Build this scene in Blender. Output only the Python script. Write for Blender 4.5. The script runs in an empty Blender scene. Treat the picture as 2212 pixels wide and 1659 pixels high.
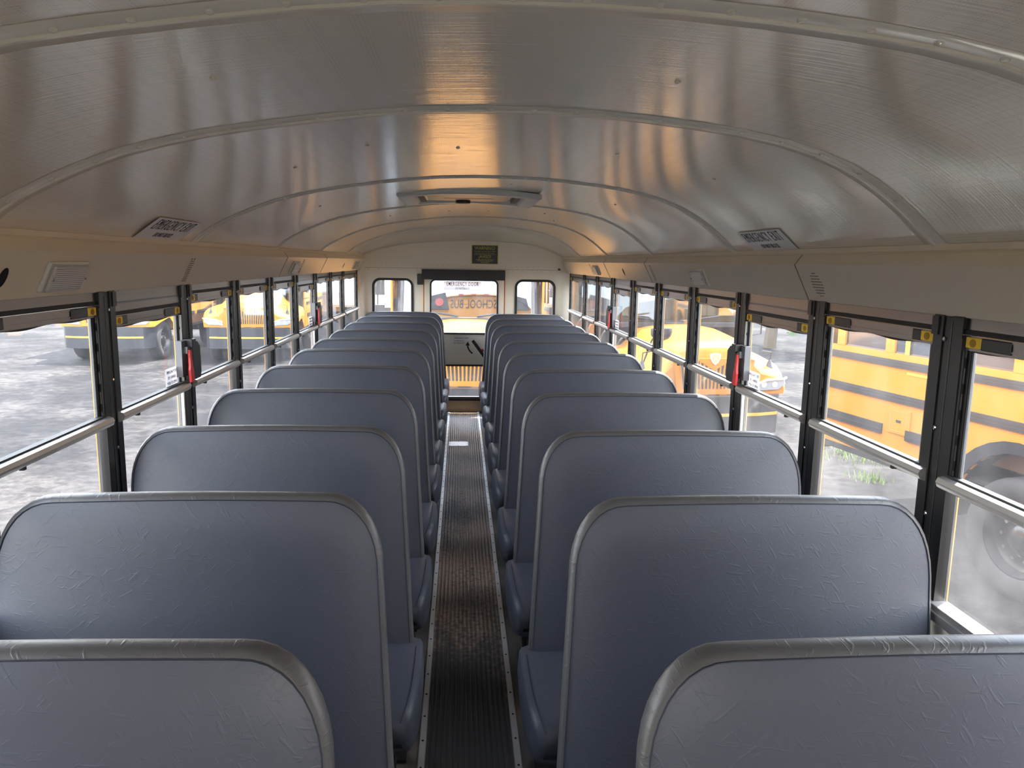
import bpy, math, random
from mathutils import Vector, Matrix
random.seed(7)
C = bpy.context.scene.collection
SC = bpy.context.scene
R = math.radians

# ------------------------------------------------------------------ camera
cam_d = bpy.data.cameras.new('camera'); cam = bpy.data.objects.new('camera', cam_d); C.objects.link(cam)
FPX, PITCH, YAW, ROLL = 1640.0, -0.15924, -0.06896, 0.01667
CAM = Vector((-0.0395, 0.0, 1.68))
cam_d.sensor_fit = 'HORIZONTAL'; cam_d.sensor_width = 36.0; cam_d.lens = 36.0 * FPX / 2212.0
cam_d.clip_start = 0.05; cam_d.clip_end = 400
fw = Vector((-math.sin(YAW) * math.cos(PITCH), math.cos(YAW) * math.cos(PITCH), math.sin(PITCH)))
rt = Vector((math.cos(YAW), math.sin(YAW), 0.0)); up = rt.cross(fw)
r2 = math.cos(ROLL) * rt + math.sin(ROLL) * up; u2 = -math.sin(ROLL) * rt + math.cos(ROLL) * up
m = Matrix((r2, u2, -fw)).transposed().to_4x4(); m.translation = CAM
cam.matrix_world = m
SC.camera = cam

# ------------------------------------------------------------------ view, world, sun
SC.view_settings.view_transform = 'Standard'; SC.view_settings.look = 'None'
SC.view_settings.exposure = 2.45; SC.view_settings.gamma = 1.0; SC.view_settings.use_curve_mapping = False
SC.cycles.max_bounces = 10; SC.cycles.diffuse_bounces = 6; SC.cycles.glossy_bounces = 4
SC.cycles.transparent_max_bounces = 24; SC.cycles.transmission_bounces = 4
SC.cycles.sample_clamp_indirect = 6.0; SC.cycles.use_denoising = True
SC.cycles.caustics_reflective = False; SC.cycles.caustics_refractive = False

W = bpy.data.worlds.new('sky'); SC.world = W; W.use_nodes = True
nt = W.node_tree; nt.nodes.clear()
def N(t, **k):
    n = nt.nodes.new(t)
    for a, b in k.items(): setattr(n, a, b)
    return n
tc = N('ShaderNodeTexCoord'); sep = N('ShaderNodeSeparateXYZ'); nt.links.new(tc.outputs['Generated'], sep.inputs[0])
gr = N('ShaderNodeValToRGB'); nt.links.new(sep.outputs['Z'], gr.inputs[0])
e = gr.color_ramp.elements; e[0].position = 0.0; e[0].color = (0.96, 0.94, 0.92, 1); e[1].position = 0.75; e[1].color = (0.42, 0.58, 0.90, 1)
x_ = e.new(0.18); x_.color = (0.74, 0.83, 0.97, 1)
mp = N('ShaderNodeMapping'); mp.inputs['Scale'].default_value = (1.6, 1.6, 4.5); nt.links.new(tc.outputs['Generated'], mp.inputs[0])
cn = N('ShaderNodeTexNoise'); cn.inputs['Scale'].default_value = 1.7; cn.inputs['Detail'].default_value = 6; nt.links.new(mp.outputs[0], cn.inputs[0])
cr = N('ShaderNodeValToRGB'); nt.links.new(cn.outputs[0], cr.inputs[0])
cr.color_ramp.elements[0].position = 0.44; cr.color_ramp.elements[1].position = 0.60
mx = N('ShaderNodeMixRGB'); nt.links.new(cr.outputs[0], mx.inputs[0]); nt.links.new(gr.outputs[0], mx.inputs[1]); mx.inputs[2].default_value = (1.15, 1.10, 1.05, 1)
bg = N('ShaderNodeBackground'); nt.links.new(mx.outputs[0], bg.inputs[0]); bg.inputs[1].default_value = 2.5
ow = N('ShaderNodeOutputWorld'); nt.links.new(bg.outputs[0], ow.inputs[0])

sun_d = bpy.data.lights.new('sun', 'SUN'); sun_d.energy = 7.0; sun_d.angle = R(0.6); sun_d.color = (1.0, 0.96, 0.89)
sun = bpy.data.objects.new('sun', sun_d); C.objects.link(sun)
SUN_DIR = Vector((0.40, 0.27, 0.876))
sun.rotation_euler = SUN_DIR.to_track_quat('Z', 'Y').to_euler(); sun.location = (8, 3, 12)

# ------------------------------------------------------------------ materials
MATS = {}
def mat(name, color=(.5, .5, .5), rough=.5, metal=0.0, spec=.5, bump=None, noise=None, **kw):
    """principled; bump=(kind, scale, strength, distance); noise=(scale, color2, lo, hi)"""
    if name in MATS: return MATS[name]
    M = bpy.data.materials.new(name); M.use_nodes = True; t = M.node_tree; b = t.nodes['Principled BSDF']
    b.inputs['Base Color'].default_value = (*color, 1); b.inputs['Roughness'].default_value = rough
    b.inputs['Metallic'].default_value = metal; b.inputs['Specular IOR Level'].default_value = spec
    for k, v in kw.items():
        b.inputs[k.replace('_', ' ')].default_value = v
    L = t.links.new
    co = t.nodes.new('ShaderNodeTexCoord')
    if noise:
        n = t.nodes.new('ShaderNodeTexNoise'); n.inputs['Scale'].default_value = noise[0]; n.inputs['Detail'].default_value = 6
        L(co.outputs['Object'], n.inputs[0])
        r = t.nodes.new('ShaderNodeValToRGB'); L(n.outputs[0], r.inputs[0])
        r.color_ramp.elements[0].position = noise[2]; r.color_ramp.elements[1].position = noise[3]
        r.color_ramp.elements[0].color = (*color, 1); r.color_ramp.elements[1].color = (*noise[1], 1)
        L(r.outputs[0], b.inputs['Base Color'])
    if bump:
        bm_ = t.nodes.new('ShaderNodeBump'); bm_.inputs['Strength'].default_value = bump[2]; bm_.inputs['Distance'].default_value = bump[3]
        if bump[0] == 'noise':
            n = t.nodes.new('ShaderNodeTexNoise'); n.inputs['Scale'].default_value = bump[1]; n.inputs['Detail'].default_value = 5
            L(co.outputs['Object'], n.inputs[0]); L(n.outputs[0], bm_.inputs['Height'])
        elif bump[0] == 'vinyl':
            prev = None
            for q_, (ang_, off_) in enumerate(((.60, 0), (-.85, 3.3), (1.45, 7.1))):
                mr_ = t.nodes.new('ShaderNodeMapping'); mr_.inputs['Rotation'].default_value = (0, ang_, 0); L(co.outputs['Object'], mr_.inputs[0])
                mp_ = t.nodes.new('ShaderNodeMapping'); mp_.inputs['Scale'].default_value = (bump[1] * 3.6, 14, bump[1] * .80); mp_.inputs['Location'].default_value = (off_, 0, off_)
                L(mr_.outputs[0], mp_.inputs[0])
                n = t.nodes.new('ShaderNodeTexNoise'); n.inputs['Scale'].default_value = 1; n.inputs['Detail'].default_value = 1.5; n.inputs['Distortion'].default_value = .5; L(mp_.outputs[0], n.inputs[0])
                rr = t.nodes.new('ShaderNodeValToRGB'); rr.color_ramp.elements[0].position = .62; rr.color_ramp.elements[1].position = .72; L(n.outputs[0], rr.inputs[0])
                if prev is None: prev = rr.outputs[0]
                else:
                    ad = t.nodes.new('ShaderNodeMath'); ad.operation = 'ADD'; L(prev, ad.inputs[0]); L(rr.outputs[0], ad.inputs[1]); prev = ad.outputs[0]
            n3 = t.nodes.new('ShaderNodeTexNoise'); n3.inputs['Scale'].default_value = 220; L(co.outputs['Object'], n3.inputs[0])
            m3 = t.nodes.new('ShaderNodeMath'); m3.operation = 'MULTIPLY_ADD'; L(n3.outputs[0], m3.inputs[0]); m3.inputs[1].default_value = .35; L(prev, m3.inputs[2])
            L(m3.outputs[0], bm_.inputs['Height'])
        L(bm_.outputs[0], b.inputs['Normal'])
    MATS[name] = M
    return M

def tree_of(M): return M.node_tree, M.node_tree.nodes['Principled BSDF']

def wave_stripes(M, axis, scale, strength, dist, vec='Object'):
    t, b = tree_of(M); co = t.nodes.new('ShaderNodeTexCoord'); w = t.nodes.new('ShaderNodeTexWave')
    w.wave_type = 'BANDS'; w.bands_direction = axis; w.inputs['Scale'].default_value = scale
    t.links.new(co.outputs[vec], w.inputs[0])
    bp = t.nodes.new('ShaderNodeBump'); bp.inputs['Strength'].default_value = strength; bp.inputs['Distance'].default_value = dist
    t.links.new(w.outputs['Fac'], bp.inputs['Height']); t.links.new(bp.outputs[0], b.inputs['Normal'])
    return w

cream = mat('cream paint', (.86, .80, .68), .38, bump=('noise', 240, .06, .001))
cove_m = mat('cove panel paint', (.86, .77, .61), .33)
ceil_m = mat('ceiling panel paint', (.88, .82, .69), .15, spec=.75)
# fine perforation dots in the ceiling sheet
t, b = tree_of(ceil_m)
co = t.nodes.new('ShaderNodeTexCoord'); vo = t.nodes.new('ShaderNodeTexVoronoi'); vo.inputs['Scale'].default_value = 165; vo.inputs['Randomness'].default_value = 0
t.links.new(co.outputs['Object'], vo.inputs['Vector'])
rp = t.nodes.new('ShaderNodeValToRGB'); rp.color_ramp.elements[0].position = .22; rp.color_ramp.elements[1].position = .30
rp.color_ramp.elements[0].color = (.74, .69, .58, 1); rp.color_ramp.elements[1].color = (.88, .82, .69, 1)
t.links.new(vo.outputs['Distance'], rp.inputs[0]); t.links.new(rp.outputs[0], b.inputs['Base Color'])
nn = t.nodes.new('ShaderNodeTexNoise'); nn.inputs['Scale'].default_value = 3.2; nn.inputs['Detail'].default_value = 2
mpn = t.nodes.new('ShaderNodeMapping'); mpn.inputs['Scale'].default_value = (1.2, 40, 1); t.links.new(co.outputs['Object'], mpn.inputs[0]); t.links.new(mpn.outputs[0], nn.inputs[0])
bb = t.nodes.new('ShaderNodeBump'); bb.inputs['Strength'].default_value = .30; bb.inputs['Distance'].default_value = .0016
t.links.new(nn.outputs[0], bb.inputs['Height']); t.links.new(bb.outputs[0], b.inputs['Normal'])
rib_m = mat('rib paint', (.86, .84, .75), .2)

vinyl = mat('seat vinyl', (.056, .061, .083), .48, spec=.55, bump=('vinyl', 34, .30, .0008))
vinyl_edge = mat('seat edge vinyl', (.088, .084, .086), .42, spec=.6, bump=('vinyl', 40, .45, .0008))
thread = mat('dark thread', (.02, .024, .04), .7)
leg_m = mat('black leg steel', (.015, .015, .016), .45)
black = mat('black window frame', (.0095, .009, .0085), .38)
rubber = mat('black rubber', (.012, .012, .013), .6)
alum = mat('window aluminium', (.21, .185, .168), .30, 1.0)
alum_b = mat('bright aluminium', (.66, .64, .61), .30, .75)
yel_lat = mat('yellow plastic', (.98, .64, .01), .4)
red_pl = mat('red plastic', (.62, .015, .02), .35)
white_pl = mat('white plastic', (.72, .72, .70), .35)
lens_m = mat('dome light lens', (.62, .60, .56), .12, spec=.7, bump=None)
wave_stripes(lens_m, 'Z', 60, .6, .002)
grey_pad = mat('charcoal vinyl', (.035, .034, .036), .6, bump=('noise', 90, .2, .002))
ink = mat('black ink', (.01, .01, .012), .5)
paper = mat('sticker paper', (.88, .87, .88), .35)
paper2 = mat('pale sticker film', (.80, .72, .70), .35)
yel_ink = mat('yellow ink', (.55, .50, .05), .4)
sign_bl = mat('sign black', (.008, .010, .009), .4)
strip_m = mat('floor strip aluminium', (.55, .54, .53), .38, .75, bump=('noise', 30, .15, .002))
dark_hole = mat('dark hole', (.004, .004, .004), .9)
bus_y = mat('school bus yellow', (.40, .165, .014), .36, spec=.22)
bus_y.node_tree.nodes['Principled BSDF'].inputs['Coat Weight'].default_value = .08
bus_b = mat('rub rail black', (.02, .021, .025), .35)
bumper_m = mat('bumper black', (.022, .023, .028), .3)
tyre_m = mat('tyre rubber', (.03, .03, .031), .8, bump=('noise', 40, .3, .004))
rim_m = mat('wheel rim', (.03, .03, .032), .22, .2)
chrome = mat('chrome', (.8, .8, .8), .12, 1.0)
head_m = mat('headlamp glass', (.55, .60, .66), .08, .55)
orange_m = mat('orange stripe', (.85, .34, .03), .4)
yel_refl = mat('yellow reflective tape', (.95, .72, .02), .4)
stop_m = mat('stop red', (.55, .03, .035), .4)
tw_m = mat('trailer white', (.82, .82, .83), .45)
bark = mat('bark', (.10, .075, .05), .9)
leaf_d = mat('dark leaves', (.045, .075, .03), .7, noise=(2.0, (.09, .13, .05), .35, .65))
grass_m = mat('grass blades', (.16, .25, .05), .7)
roof_ext = mat('roof white paint', (.78, .77, .74), .5)

def glass(name, haze=.05, col=(.93, .95, .95), refl=.07):
    M = bpy.data.materials.new(name); M.use_nodes = True; t = M.node_tree; t.nodes.clear(); L = t.links.new
    o = t.nodes.new('ShaderNodeOutputMaterial'); tr = t.nodes.new('ShaderNodeBsdfTransparent'); tr.inputs[0].default_value = (*col, 1)
    di = t.nodes.new('ShaderNodeBsdfDiffuse'); di.inputs[0].default_value = (.75, .72, .70, 1)
    tl = t.nodes.new('ShaderNodeBsdfTranslucent'); tl.inputs[0].default_value = (.75, .75, .78, 1)
    ms = t.nodes.new('ShaderNodeMixShader'); ms.inputs[0].default_value = .5; L(di.outputs[0], ms.inputs[1]); L(tl.outputs[0], ms.inputs[2])
    co = t.nodes.new('ShaderNodeTexCoord'); n = t.nodes.new('ShaderNodeTexNoise'); n.inputs['Scale'].default_value = 5; n.inputs['Detail'].default_value = 6
    L(co.outputs['Object'], n.inputs[0]); mr = t.nodes.new('ShaderNodeMapRange'); L(n.outputs[0], mr.inputs[0])
    mr.inputs[1].default_value = .35; mr.inputs[2].default_value = .75; mr.inputs[3].default_value = haze * .6; mr.inputs[4].default_value = haze * 1.8
    m1 = t.nodes.new('ShaderNodeMixShader'); L(mr.outputs[0], m1.inputs[0]); L(tr.outputs[0], m1.inputs[1]); L(ms.outputs[0], m1.inputs[2])
    gl = t.nodes.new('ShaderNodeBsdfGlossy'); gl.inputs['Roughness'].default_value = .02
    lw = t.nodes.new('ShaderNodeLayerWeight'); lw.inputs[0].default_value = .5
    pw = t.nodes.new('ShaderNodeMath'); pw.operation = 'POWER'; L(lw.outputs['Facing'], pw.inputs[0]); pw.inputs[1].default_value = 5
    mu = t.nodes.new('ShaderNodeMath'); mu.operation = 'MULTIPLY_ADD'; L(pw.outputs[0], mu.inputs[0]); mu.inputs[1].default_value = .8; mu.inputs[2].default_value = refl * .6
    mu.use_clamp = True
    m2 = t.nodes.new('ShaderNodeMixShader'); L(mu.outputs[0], m2.inputs[0]); L(m1.outputs[0], m2.inputs[1]); L(gl.outputs[0], m2.inputs[2])
    L(m2.outputs[0], o.inputs[0]); MATS[name] = M
    return M
g_up = glass('upper sash glass', .028, refl=.04); g_lo = glass('lower sash glass', .05, (.88, .89, .88), refl=.05)
g_rear = glass('rear window glass', .03, refl=.03)
g_dark = mat('bus window glass', (.035, .04, .05), .05, spec=.9)
g_mirror = mat('windscreen glass', (.22, .23, .24), .015, 1.0)
film = glass('sticker film', .78, (.95, .85, .84), refl=.02); film2 = glass('sticker paper film', .8, (.95, .85, .84), refl=.01)

# ------------------------------------------------------------------ mesh helpers
class MB:
    def __init__(s): s.v = []; s.f = []; s.mi = []; s.mats = []; s.cur = 0; s.T = None
    def mat(s, M):
        if M not in s.mats: s.mats.append(M)
        s.cur = s.mats.index(M); return s
    def add(s, vs, fs):
        n = len(s.v); s.v += [Vector(v) for v in vs]; s.f += [[i + n for i in f] for f in fs]; s.mi += [s.cur] * len(fs); return s
    def box(s, a, b):
        (x0, y0, z0), (x1, y1, z1) = a, b
        return s.add([(x0, y0, z0), (x1, y0, z0), (x1, y1, z0), (x0, y1, z0), (x0, y0, z1), (x1, y0, z1), (x1, y1, z1), (x0, y1, z1)],
                     [(0, 3, 2, 1), (4, 5, 6, 7), (0, 1, 5, 4), (1, 2, 6, 5), (2, 3, 7, 6), (3, 0, 4, 7)])
    def tube(s, pts, r, n=10, closed=False, caps=True):
        pts = [Vector(p) for p in pts]; rings = []; m_ = len(pts)
        up0 = None
        for i, p in enumerate(pts):
            a = pts[(i - 1) % m_] if (closed or i > 0) else p; c = pts[(i + 1) % m_] if (closed or i < m_ - 1) else p
            d = (c - a).normalized()
            if up0 is None: up0 = Vector((0, 0, 1)) if abs(d.z) < .9 else Vector((1, 0, 0))
            s1 = d.cross(up0).normalized(); up0 = s1.cross(d).normalized()
            rr = r[i] if isinstance(r, (list, tuple)) else r
            rings.append([p + rr * (math.cos(2 * math.pi * k / n) * s1 + math.sin(2 * math.pi * k / n) * up0) for k in range(n)])
        return s.loft(rings, closed, caps)
    def loft(s, rings, closed=False, caps=True, ring_closed=True):
        n = len(rings[0]); vs = [v for r_ in rings for v in r_]; fs = []
        m_ = len(rings)
        for i in range(m_ if closed else m_ - 1):
            j = (i + 1) % m_
            for k in range(n if ring_closed else n - 1):
                l = (k + 1) % n
                fs.append((i * n + k, i * n + l, j * n + l, j * n + k))
        if caps and not closed:
            fs.append(tuple(range(n))[::-1]); fs.append(tuple((m_ - 1) * n + k for k in range(n)))
        return s.add(vs, fs)
    def prism(s, poly, a0, a1, axis='y'):
        """poly in the two other axes, extruded a0..a1"""
        def P(p, a):
            return {'y': (p[0], a, p[1]), 'x': (a, p[0], p[1]), 'z': (p[0], p[1], a)}[axis]
        n = len(poly)
        return s.add([P(p, a0) for p in poly] + [P(p, a1) for p in poly],
                     [tuple(range(n)), tuple(range(2 * n - 1, n - 1, -1))] + [(k, k + n, (k + 1) % n + n, (k + 1) % n) for k in range(n)])
    def disc(s, c, r, axis='x', t=.002, n=20):
        c = Vector(c); d = {'x': Vector((1, 0, 0)), 'y': Vector((0, 1, 0)), 'z': Vector((0, 0, 1))}[axis]
        return s.tube([c - d * t / 2, c + d * t / 2], r, n)
    def build(s, name, parent=None, smooth=False, M=None, bevel=0, seg=2, angle=40):
        me = bpy.data.meshes.new(name); me.from_pydata([tuple(v) for v in s.v], [], s.f)
        for m_ in (s.mats or [M]): me.materials.append(m_)
        if s.mats: me.polygons.foreach_set('material_index', s.mi)
        me.validate(); me.update()
        import bmesh
        bm = bmesh.new(); bm.from_mesh(me); bmesh.ops.recalc_face_normals(bm, faces=bm.faces); bm.to_mesh(me); bm.free()
        if smooth:
            me.polygons.foreach_set('use_smooth', [True] * len(me.polygons))
            try: me.set_sharp_from_angle(angle=R(angle))
            except Exception: pass
        o = bpy.data.objects.new(name, me); C.objects.link(o)
        if parent is not None: o.parent = parent
        if bevel:
            b_ = o.modifiers.new('edge', 'BEVEL'); b_.width = bevel; b_.segments = seg; b_.limit_method = 'ANGLE'; b_.angle_limit = R(50)
        return o

def tag(o, label=None, cat=None, group=None, kind=None):
    if label: o['label'] = label
    if cat: o['category'] = cat
    if group: o['group'] = group
    if kind: o['kind'] = kind
    return o
def empty(name, loc=(0, 0, 0), rz=0.0, **k):
    o = bpy.data.objects.new(name, None); C.objects.link(o); o.location = loc; o.rotation_euler = (0, 0, rz); o.empty_display_size = .1
    return tag(o, **k)
def text(name, s, size, M, parent, mtx, sx=1.0, sy=1.0, align='CENTER', ext=.0004, off=0.0, sp=1.0):
    c = bpy.data.curves.new(name, 'FONT'); c.body = s; c.size = size; c.align_x = align; c.align_y = 'CENTER'; c.extrude = ext; c.offset = off; c.space_character = sp
    c.resolution_u = 2
    c.materials.append(M); tmp = bpy.data.objects.new(name, c); C.objects.link(tmp)
    bpy.context.view_layer.update()
    me = bpy.data.meshes.new_from_object(tmp.evaluated_get(bpy.context.evaluated_depsgraph_get()))
    bpy.data.objects.remove(tmp, do_unlink=True)
    o = bpy.data.objects.new(name, me); C.objects.link(o)
    o.parent = parent; o.matrix_local = mtx @ Matrix.Diagonal((sx, sy, 1, 1))
    return o
def frame_mtx(origin, xdir, ydir):
    x = Vector(xdir).normalized(); y = Vector(ydir).normalized(); z = x.cross(y)
    M_ = Matrix((x, y, z)).transposed().to_4x4(); M_.translation = Vector(origin); return M_
def children(o): return [c for c in bpy.data.objects if c.parent == o]
def copy_tree(o, parent=None):
    c = o.copy(); C.objects.link(c)
    if parent is not None: c.parent = parent; c.matrix_parent_inverse = o.matrix_parent_inverse
    for ch in list(o.children): copy_tree(ch, c)
    return c

# ------------------------------------------------------------------ dimensions (metres; floor z = 0, aisle along +y)
HW = 1.13; Y0, P = 2.455, 0.684; YR = 8.45; YF = -1.7; GZ = -0.95
ZH, ZD, ZS = 1.567, 1.172, 0.86
def post_y(i): return Y0 + i * P

# ================================================================== SETTING: floor
mb = MB(); mb.box((-1.165, YF, -.06), (1.165, YR + .05, 0))
fl_m = mat('floor rubber', (.025, .023, .021), .6, noise=(3.0, (.12, .09, .07), .42, .72), bump=('noise', 60, .1, .002))
tag(mb.build('floor', M=fl_m), 'dark rubber floor under the seats on both sides of the aisle', 'floor', kind='structure')

# ribbed runner down the aisle
run_m = mat('ribbed runner rubber', (.05, .046, .042), .45)
t, b = tree_of(run_m); w_ = wave_stripes(run_m, 'X', .5 * math.pi / .0195 / 5.0, .9, .004)
w_.inputs['Scale'].default_value = 2 * math.pi / .0195 / 20.0
co = t.nodes.new('ShaderNodeTexCoord'); n1 = t.nodes.new('ShaderNodeTexNoise'); n1.inputs['Scale'].default_value = 1.6; n1.inputs['Detail'].default_value = 8
mpx = t.nodes.new('ShaderNodeMapping'); mpx.inputs['Scale'].default_value = (2.5, .8, 1); mpx.inputs['Location'].default_value = (0, 1.35, 0)
t.links.new(co.outputs['Object'], mpx.inputs[0]); t.links.new(mpx.outputs[0], n1.inputs[0])
n2 = t.nodes.new('ShaderNodeTexNoise'); n2.inputs['Scale'].default_value = 45; n2.inputs['Detail'].default_value = 4; t.links.new(co.outputs['Object'], n2.inputs[0])
mm = t.nodes.new('ShaderNodeMath'); mm.operation = 'MULTIPLY'; t.links.new(n1.outputs[0], mm.inputs[0]); t.links.new(n2.outputs[0], mm.inputs[1])
sy = t.nodes.new('ShaderNodeSeparateXYZ'); t.links.new(co.outputs['Object'], sy.inputs[0])
ry = t.nodes.new('ShaderNodeMapRange'); ry.interpolation_type = 'SMOOTHSTEP'; t.links.new(sy.outputs['Y'], ry.inputs[0]); ry.inputs[1].default_value = 2.4; ry.inputs[2].default_value = 4.0; ry.inputs[3].default_value = .35; ry.inputs[4].default_value = 1.15
my = t.nodes.new('ShaderNodeMath'); my.operation = 'MULTIPLY'; t.links.new(mm.outputs[0], my.inputs[0]); t.links.new(ry.outputs[0], my.inputs[1]); mm = my
r1 = t.nodes.new('ShaderNodeValToRGB'); t.links.new(mm.outputs[0], r1.inputs[0])
r1.color_ramp.elements[0].position = .15; r1.color_ramp.elements[0].color = (.022, .020, .019, 1)
r1.color_ramp.elements[1].position = .31; r1.color_ramp.elements[1].color = (.30, .20, .14, 1)
m4 = t.nodes.new('ShaderNodeMixRGB'); m4.blend_type = 'MULTIPLY'; m4.inputs[0].default_value = .75
r5 = t.nodes.new('ShaderNodeValToRGB'); r5.color_ramp.elements[0].color = (.25, .25, .25, 1); r5.color_ramp.elements[0].position = .25; r5.color_ramp.elements[1].position = .7
t.links.new(w_.outputs['Fac'], r5.inputs[0]); t.links.new(r1.outputs[0], m4.inputs[1]); t.links.new(r5.outputs[0], m4.inputs[2]); t.links.new(m4.outputs[0], b.inputs['Base Color'])
mb = MB(); mb.box((-.164, YF + .1, 0), (.164, YR - .02, .004))
tag(mb.build('aisle_runner', M=run_m), 'ribbed dark rubber runner with brown dirt down the middle of the aisle', 'floor mat')
for s, nm in ((-1, 'left'), (1, 'right')):
    mb = MB(); mb.mat(strip_m); x = s * .164
    mb.prism([(x - .0125, .004), (x + .0125, .004), (x + .0095, .0085), (x - .0095, .0085)], YF + .1, YR - .02)
    mb.mat(dark_hole)
    y = -.9
    while y < YR - .1:
        mb.disc((x, y, .009), .0042, 'z', .0016, 8); y += .146
    tag(mb.build('aisle_edge_strip'), 'flat aluminium strip with screw holes along the %s edge of the ribbed runner' % nm, 'floor strip', 'metal strips edging the aisle')
mb = MB(); mb.mat(strip_m); mb.box((-.141, 6.80, .004), (.035, 6.97, .008)); mb.mat(dark_hole)
for x in (-.13, -.053, .024):
    for y in (6.812, 6.958): mb.disc((x, y, .0085), .004, 'z', .001, 8)
for x in (-.13, .024): mb.disc((x, 6.885, .0085), .004, 'z', .001, 8)
tag(mb.build('floor_cover_plate'), 'small rectangular metal cover plate screwed onto the aisle runner', 'plate')

# ================================================================== SETTING: ceiling
PROF_R = [(0, 2.016), (.13, 2.017), (.25, 2.014), (.375, 2.006), (.5, 1.994), (.6, 1.981), (.7, 1.962), (.78, 1.940), (.85, 1.913), (.91, 1.882), (.96, 1.850), (1.01, 1.812), (1.05, 1.776), (1.08, 1.750), (1.105, 1.728)]
PROF_L = [(-.13, 2.011), (-.25, 2.0), (-.375, 1.984), (-.5, 1.966), (-.6, 1.949), (-.7, 1.926), (-.78, 1.904), (-.85, 1.878), (-.91, 1.852), (-.96, 1.828), (-1.01, 1.802), (-1.05, 1.776), (-1.08, 1.752), (-1.105, 1.728)]
PROF = PROF_L[::-1] + PROF_R
def ceil_z(x):
    for (xa, za), (xb, zb) in zip(PROF, PROF[1:]):
        if xa <= x <= xb: return za + (zb - za) * (x - xa) / (xb - xa)
    return 1.728
def dome(y):        # drop factor of the rear cap
    k = max(0.0, (y - 7.75) / (YR - 7.75)); return 1 - .38 * k ** 2.2
rings = []
ys = [YF, 0, 2, 4, 6, 7.5] + [7.75 + (YR - 7.75) * k / 10 for k in range(11)]
for y in ys:
    f = dome(y); rings.append([Vector((x, y, 1.728 + (z - 1.728) * f)) for x, z in PROF])
mb = MB(); mb.loft(rings, caps=False, ring_closed=False)
ce = mb.build('ceiling', M=ceil_m, smooth=True, angle=80)
tag(ce, 'curved perforated metal ceiling of the bus in pale grey-green paint', 'ceiling', kind='structure')
# outer roof skin
mb = MB(); mb.mat(roof_ext)
mb.loft([[Vector((x * 1.061, y, z + .07)) for x, z in PROF] for y in (YF - .05, YR + .12)], caps=False, ring_closed=False)
tag(mb.build('roof_outer_skin', smooth=True), 'outside roof skin of the bus above the ceiling', 'roof', kind='structure')
# ribs
trim_n = [0]
def trim(mbx, label, **k):
    trim_n[0] += 1
    return tag(mbx.build('trim_%d' % trim_n[0], **k), label, 'trim', kind='structure')
rib_names = ['nearest the camera, at the top edge of the photo', 'second from the camera', 'third from the camera, in front of the roof hatch', 'just behind the roof hatch', 'fifth from the camera', 'last one before the rear wall']
for k, y in enumerate([1.05, 1.771, 3.139, 4.507, 5.875, 7.243]):
    mb = MB(); mb.mat(rib_m)
    def prof_off(d, yy): return [Vector((x * (1 - d * .5), yy, z - d)) for x, z in PROF]
    wd = .042 if k < 3 else .03
    mb.loft([prof_off(.0004, y - wd), prof_off(.003, y - wd + .003), prof_off(.003, y - .005), prof_off(.007, y - .003), prof_off(.007, y + .003),
             prof_off(.003, y + .005), prof_off(.003, y + wd - .003), prof_off(.0004, y + wd)], caps=False, ring_closed=False)
    x = -1.02
    while x < 1.03:
        z = ceil_z(x) - .004; mb.tube([(x, y - .018, z + .003), (x, y - .018, z - .0015), (x, y - .018, z - .0035)], [.0065, .0065, .003], 8); x += .095
    trim(mb, 'riveted ceiling rib, ' + rib_names[k], smooth=True, angle=50)
# lone rivets of the ceiling
mb = MB(); mb.mat(mat('rivet head', (.75, .71, .60), .3))
for x, y in [(-.45, 1.35), (.35, 1.42), (-.05, 2.35), (.42, 2.3), (.75, 2.4), (-.55, 2.45), (-.8, 2.6), (-.3, 2.2), (.18, 3.4), (-.12, 5.2), (.14, 5.2), (.5, 5.0), (.62, 5.5), (-.5, 5.1), (.3, 6.5), (-.3, 6.5), (.7, 3.7), (-.7, 3.7)]:
    z = ceil_z(x); mb.tube([(x, y, z + .002), (x, y, z - .002), (x, y, z - .0045)], [.006, .006, .003], 8)
trim(mb, 'scattered single rivet heads in the ceiling sheets')

# ================================================================== SETTING: coves above the windows
for s, nm in ((-1, 'left'), (1, 'right')):
    pr = [(1.106, 1.742), (1.088, 1.738), (1.086, 1.724), (1.098, 1.719), (1.074, 1.687), (1.078, 1.679), (1.132, 1.570), (1.142, 1.566), (1.165, 1.566), (1.165, 1.742)]
    mb = MB(); mb.mat(cove_m); mb.prism([(s * a, c) for a, c in pr], YF, YR)
    seams = {-1: [(4.69,), (6.05,), (.9,)], 1: [(2.50,), (4.62,), (5.957,), (.4,)]}[s]
    mb.mat(mat('cove seam', (.30, .26, .20), .8))  # brown strips laid over the cove panel joints
    for (y,) in seams:
        mb.prism([(s * 1.0715, 1.686), (s * 1.0755, 1.679), (s * 1.1305, 1.5695), (s * 1.135, 1.572), (s * 1.083, 1.68), (s * 1.079, 1.69)], y - .0018, y + .0018)
        mb.prism([(s * 1.0965, 1.7195), (s * 1.0720, 1.687), (s * 1.078, 1.687), (s * 1.1, 1.7175)], y - .0018, y + .0018)
    trim(mb, '%s long cream cove panel running above the windows' % nm)
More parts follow.
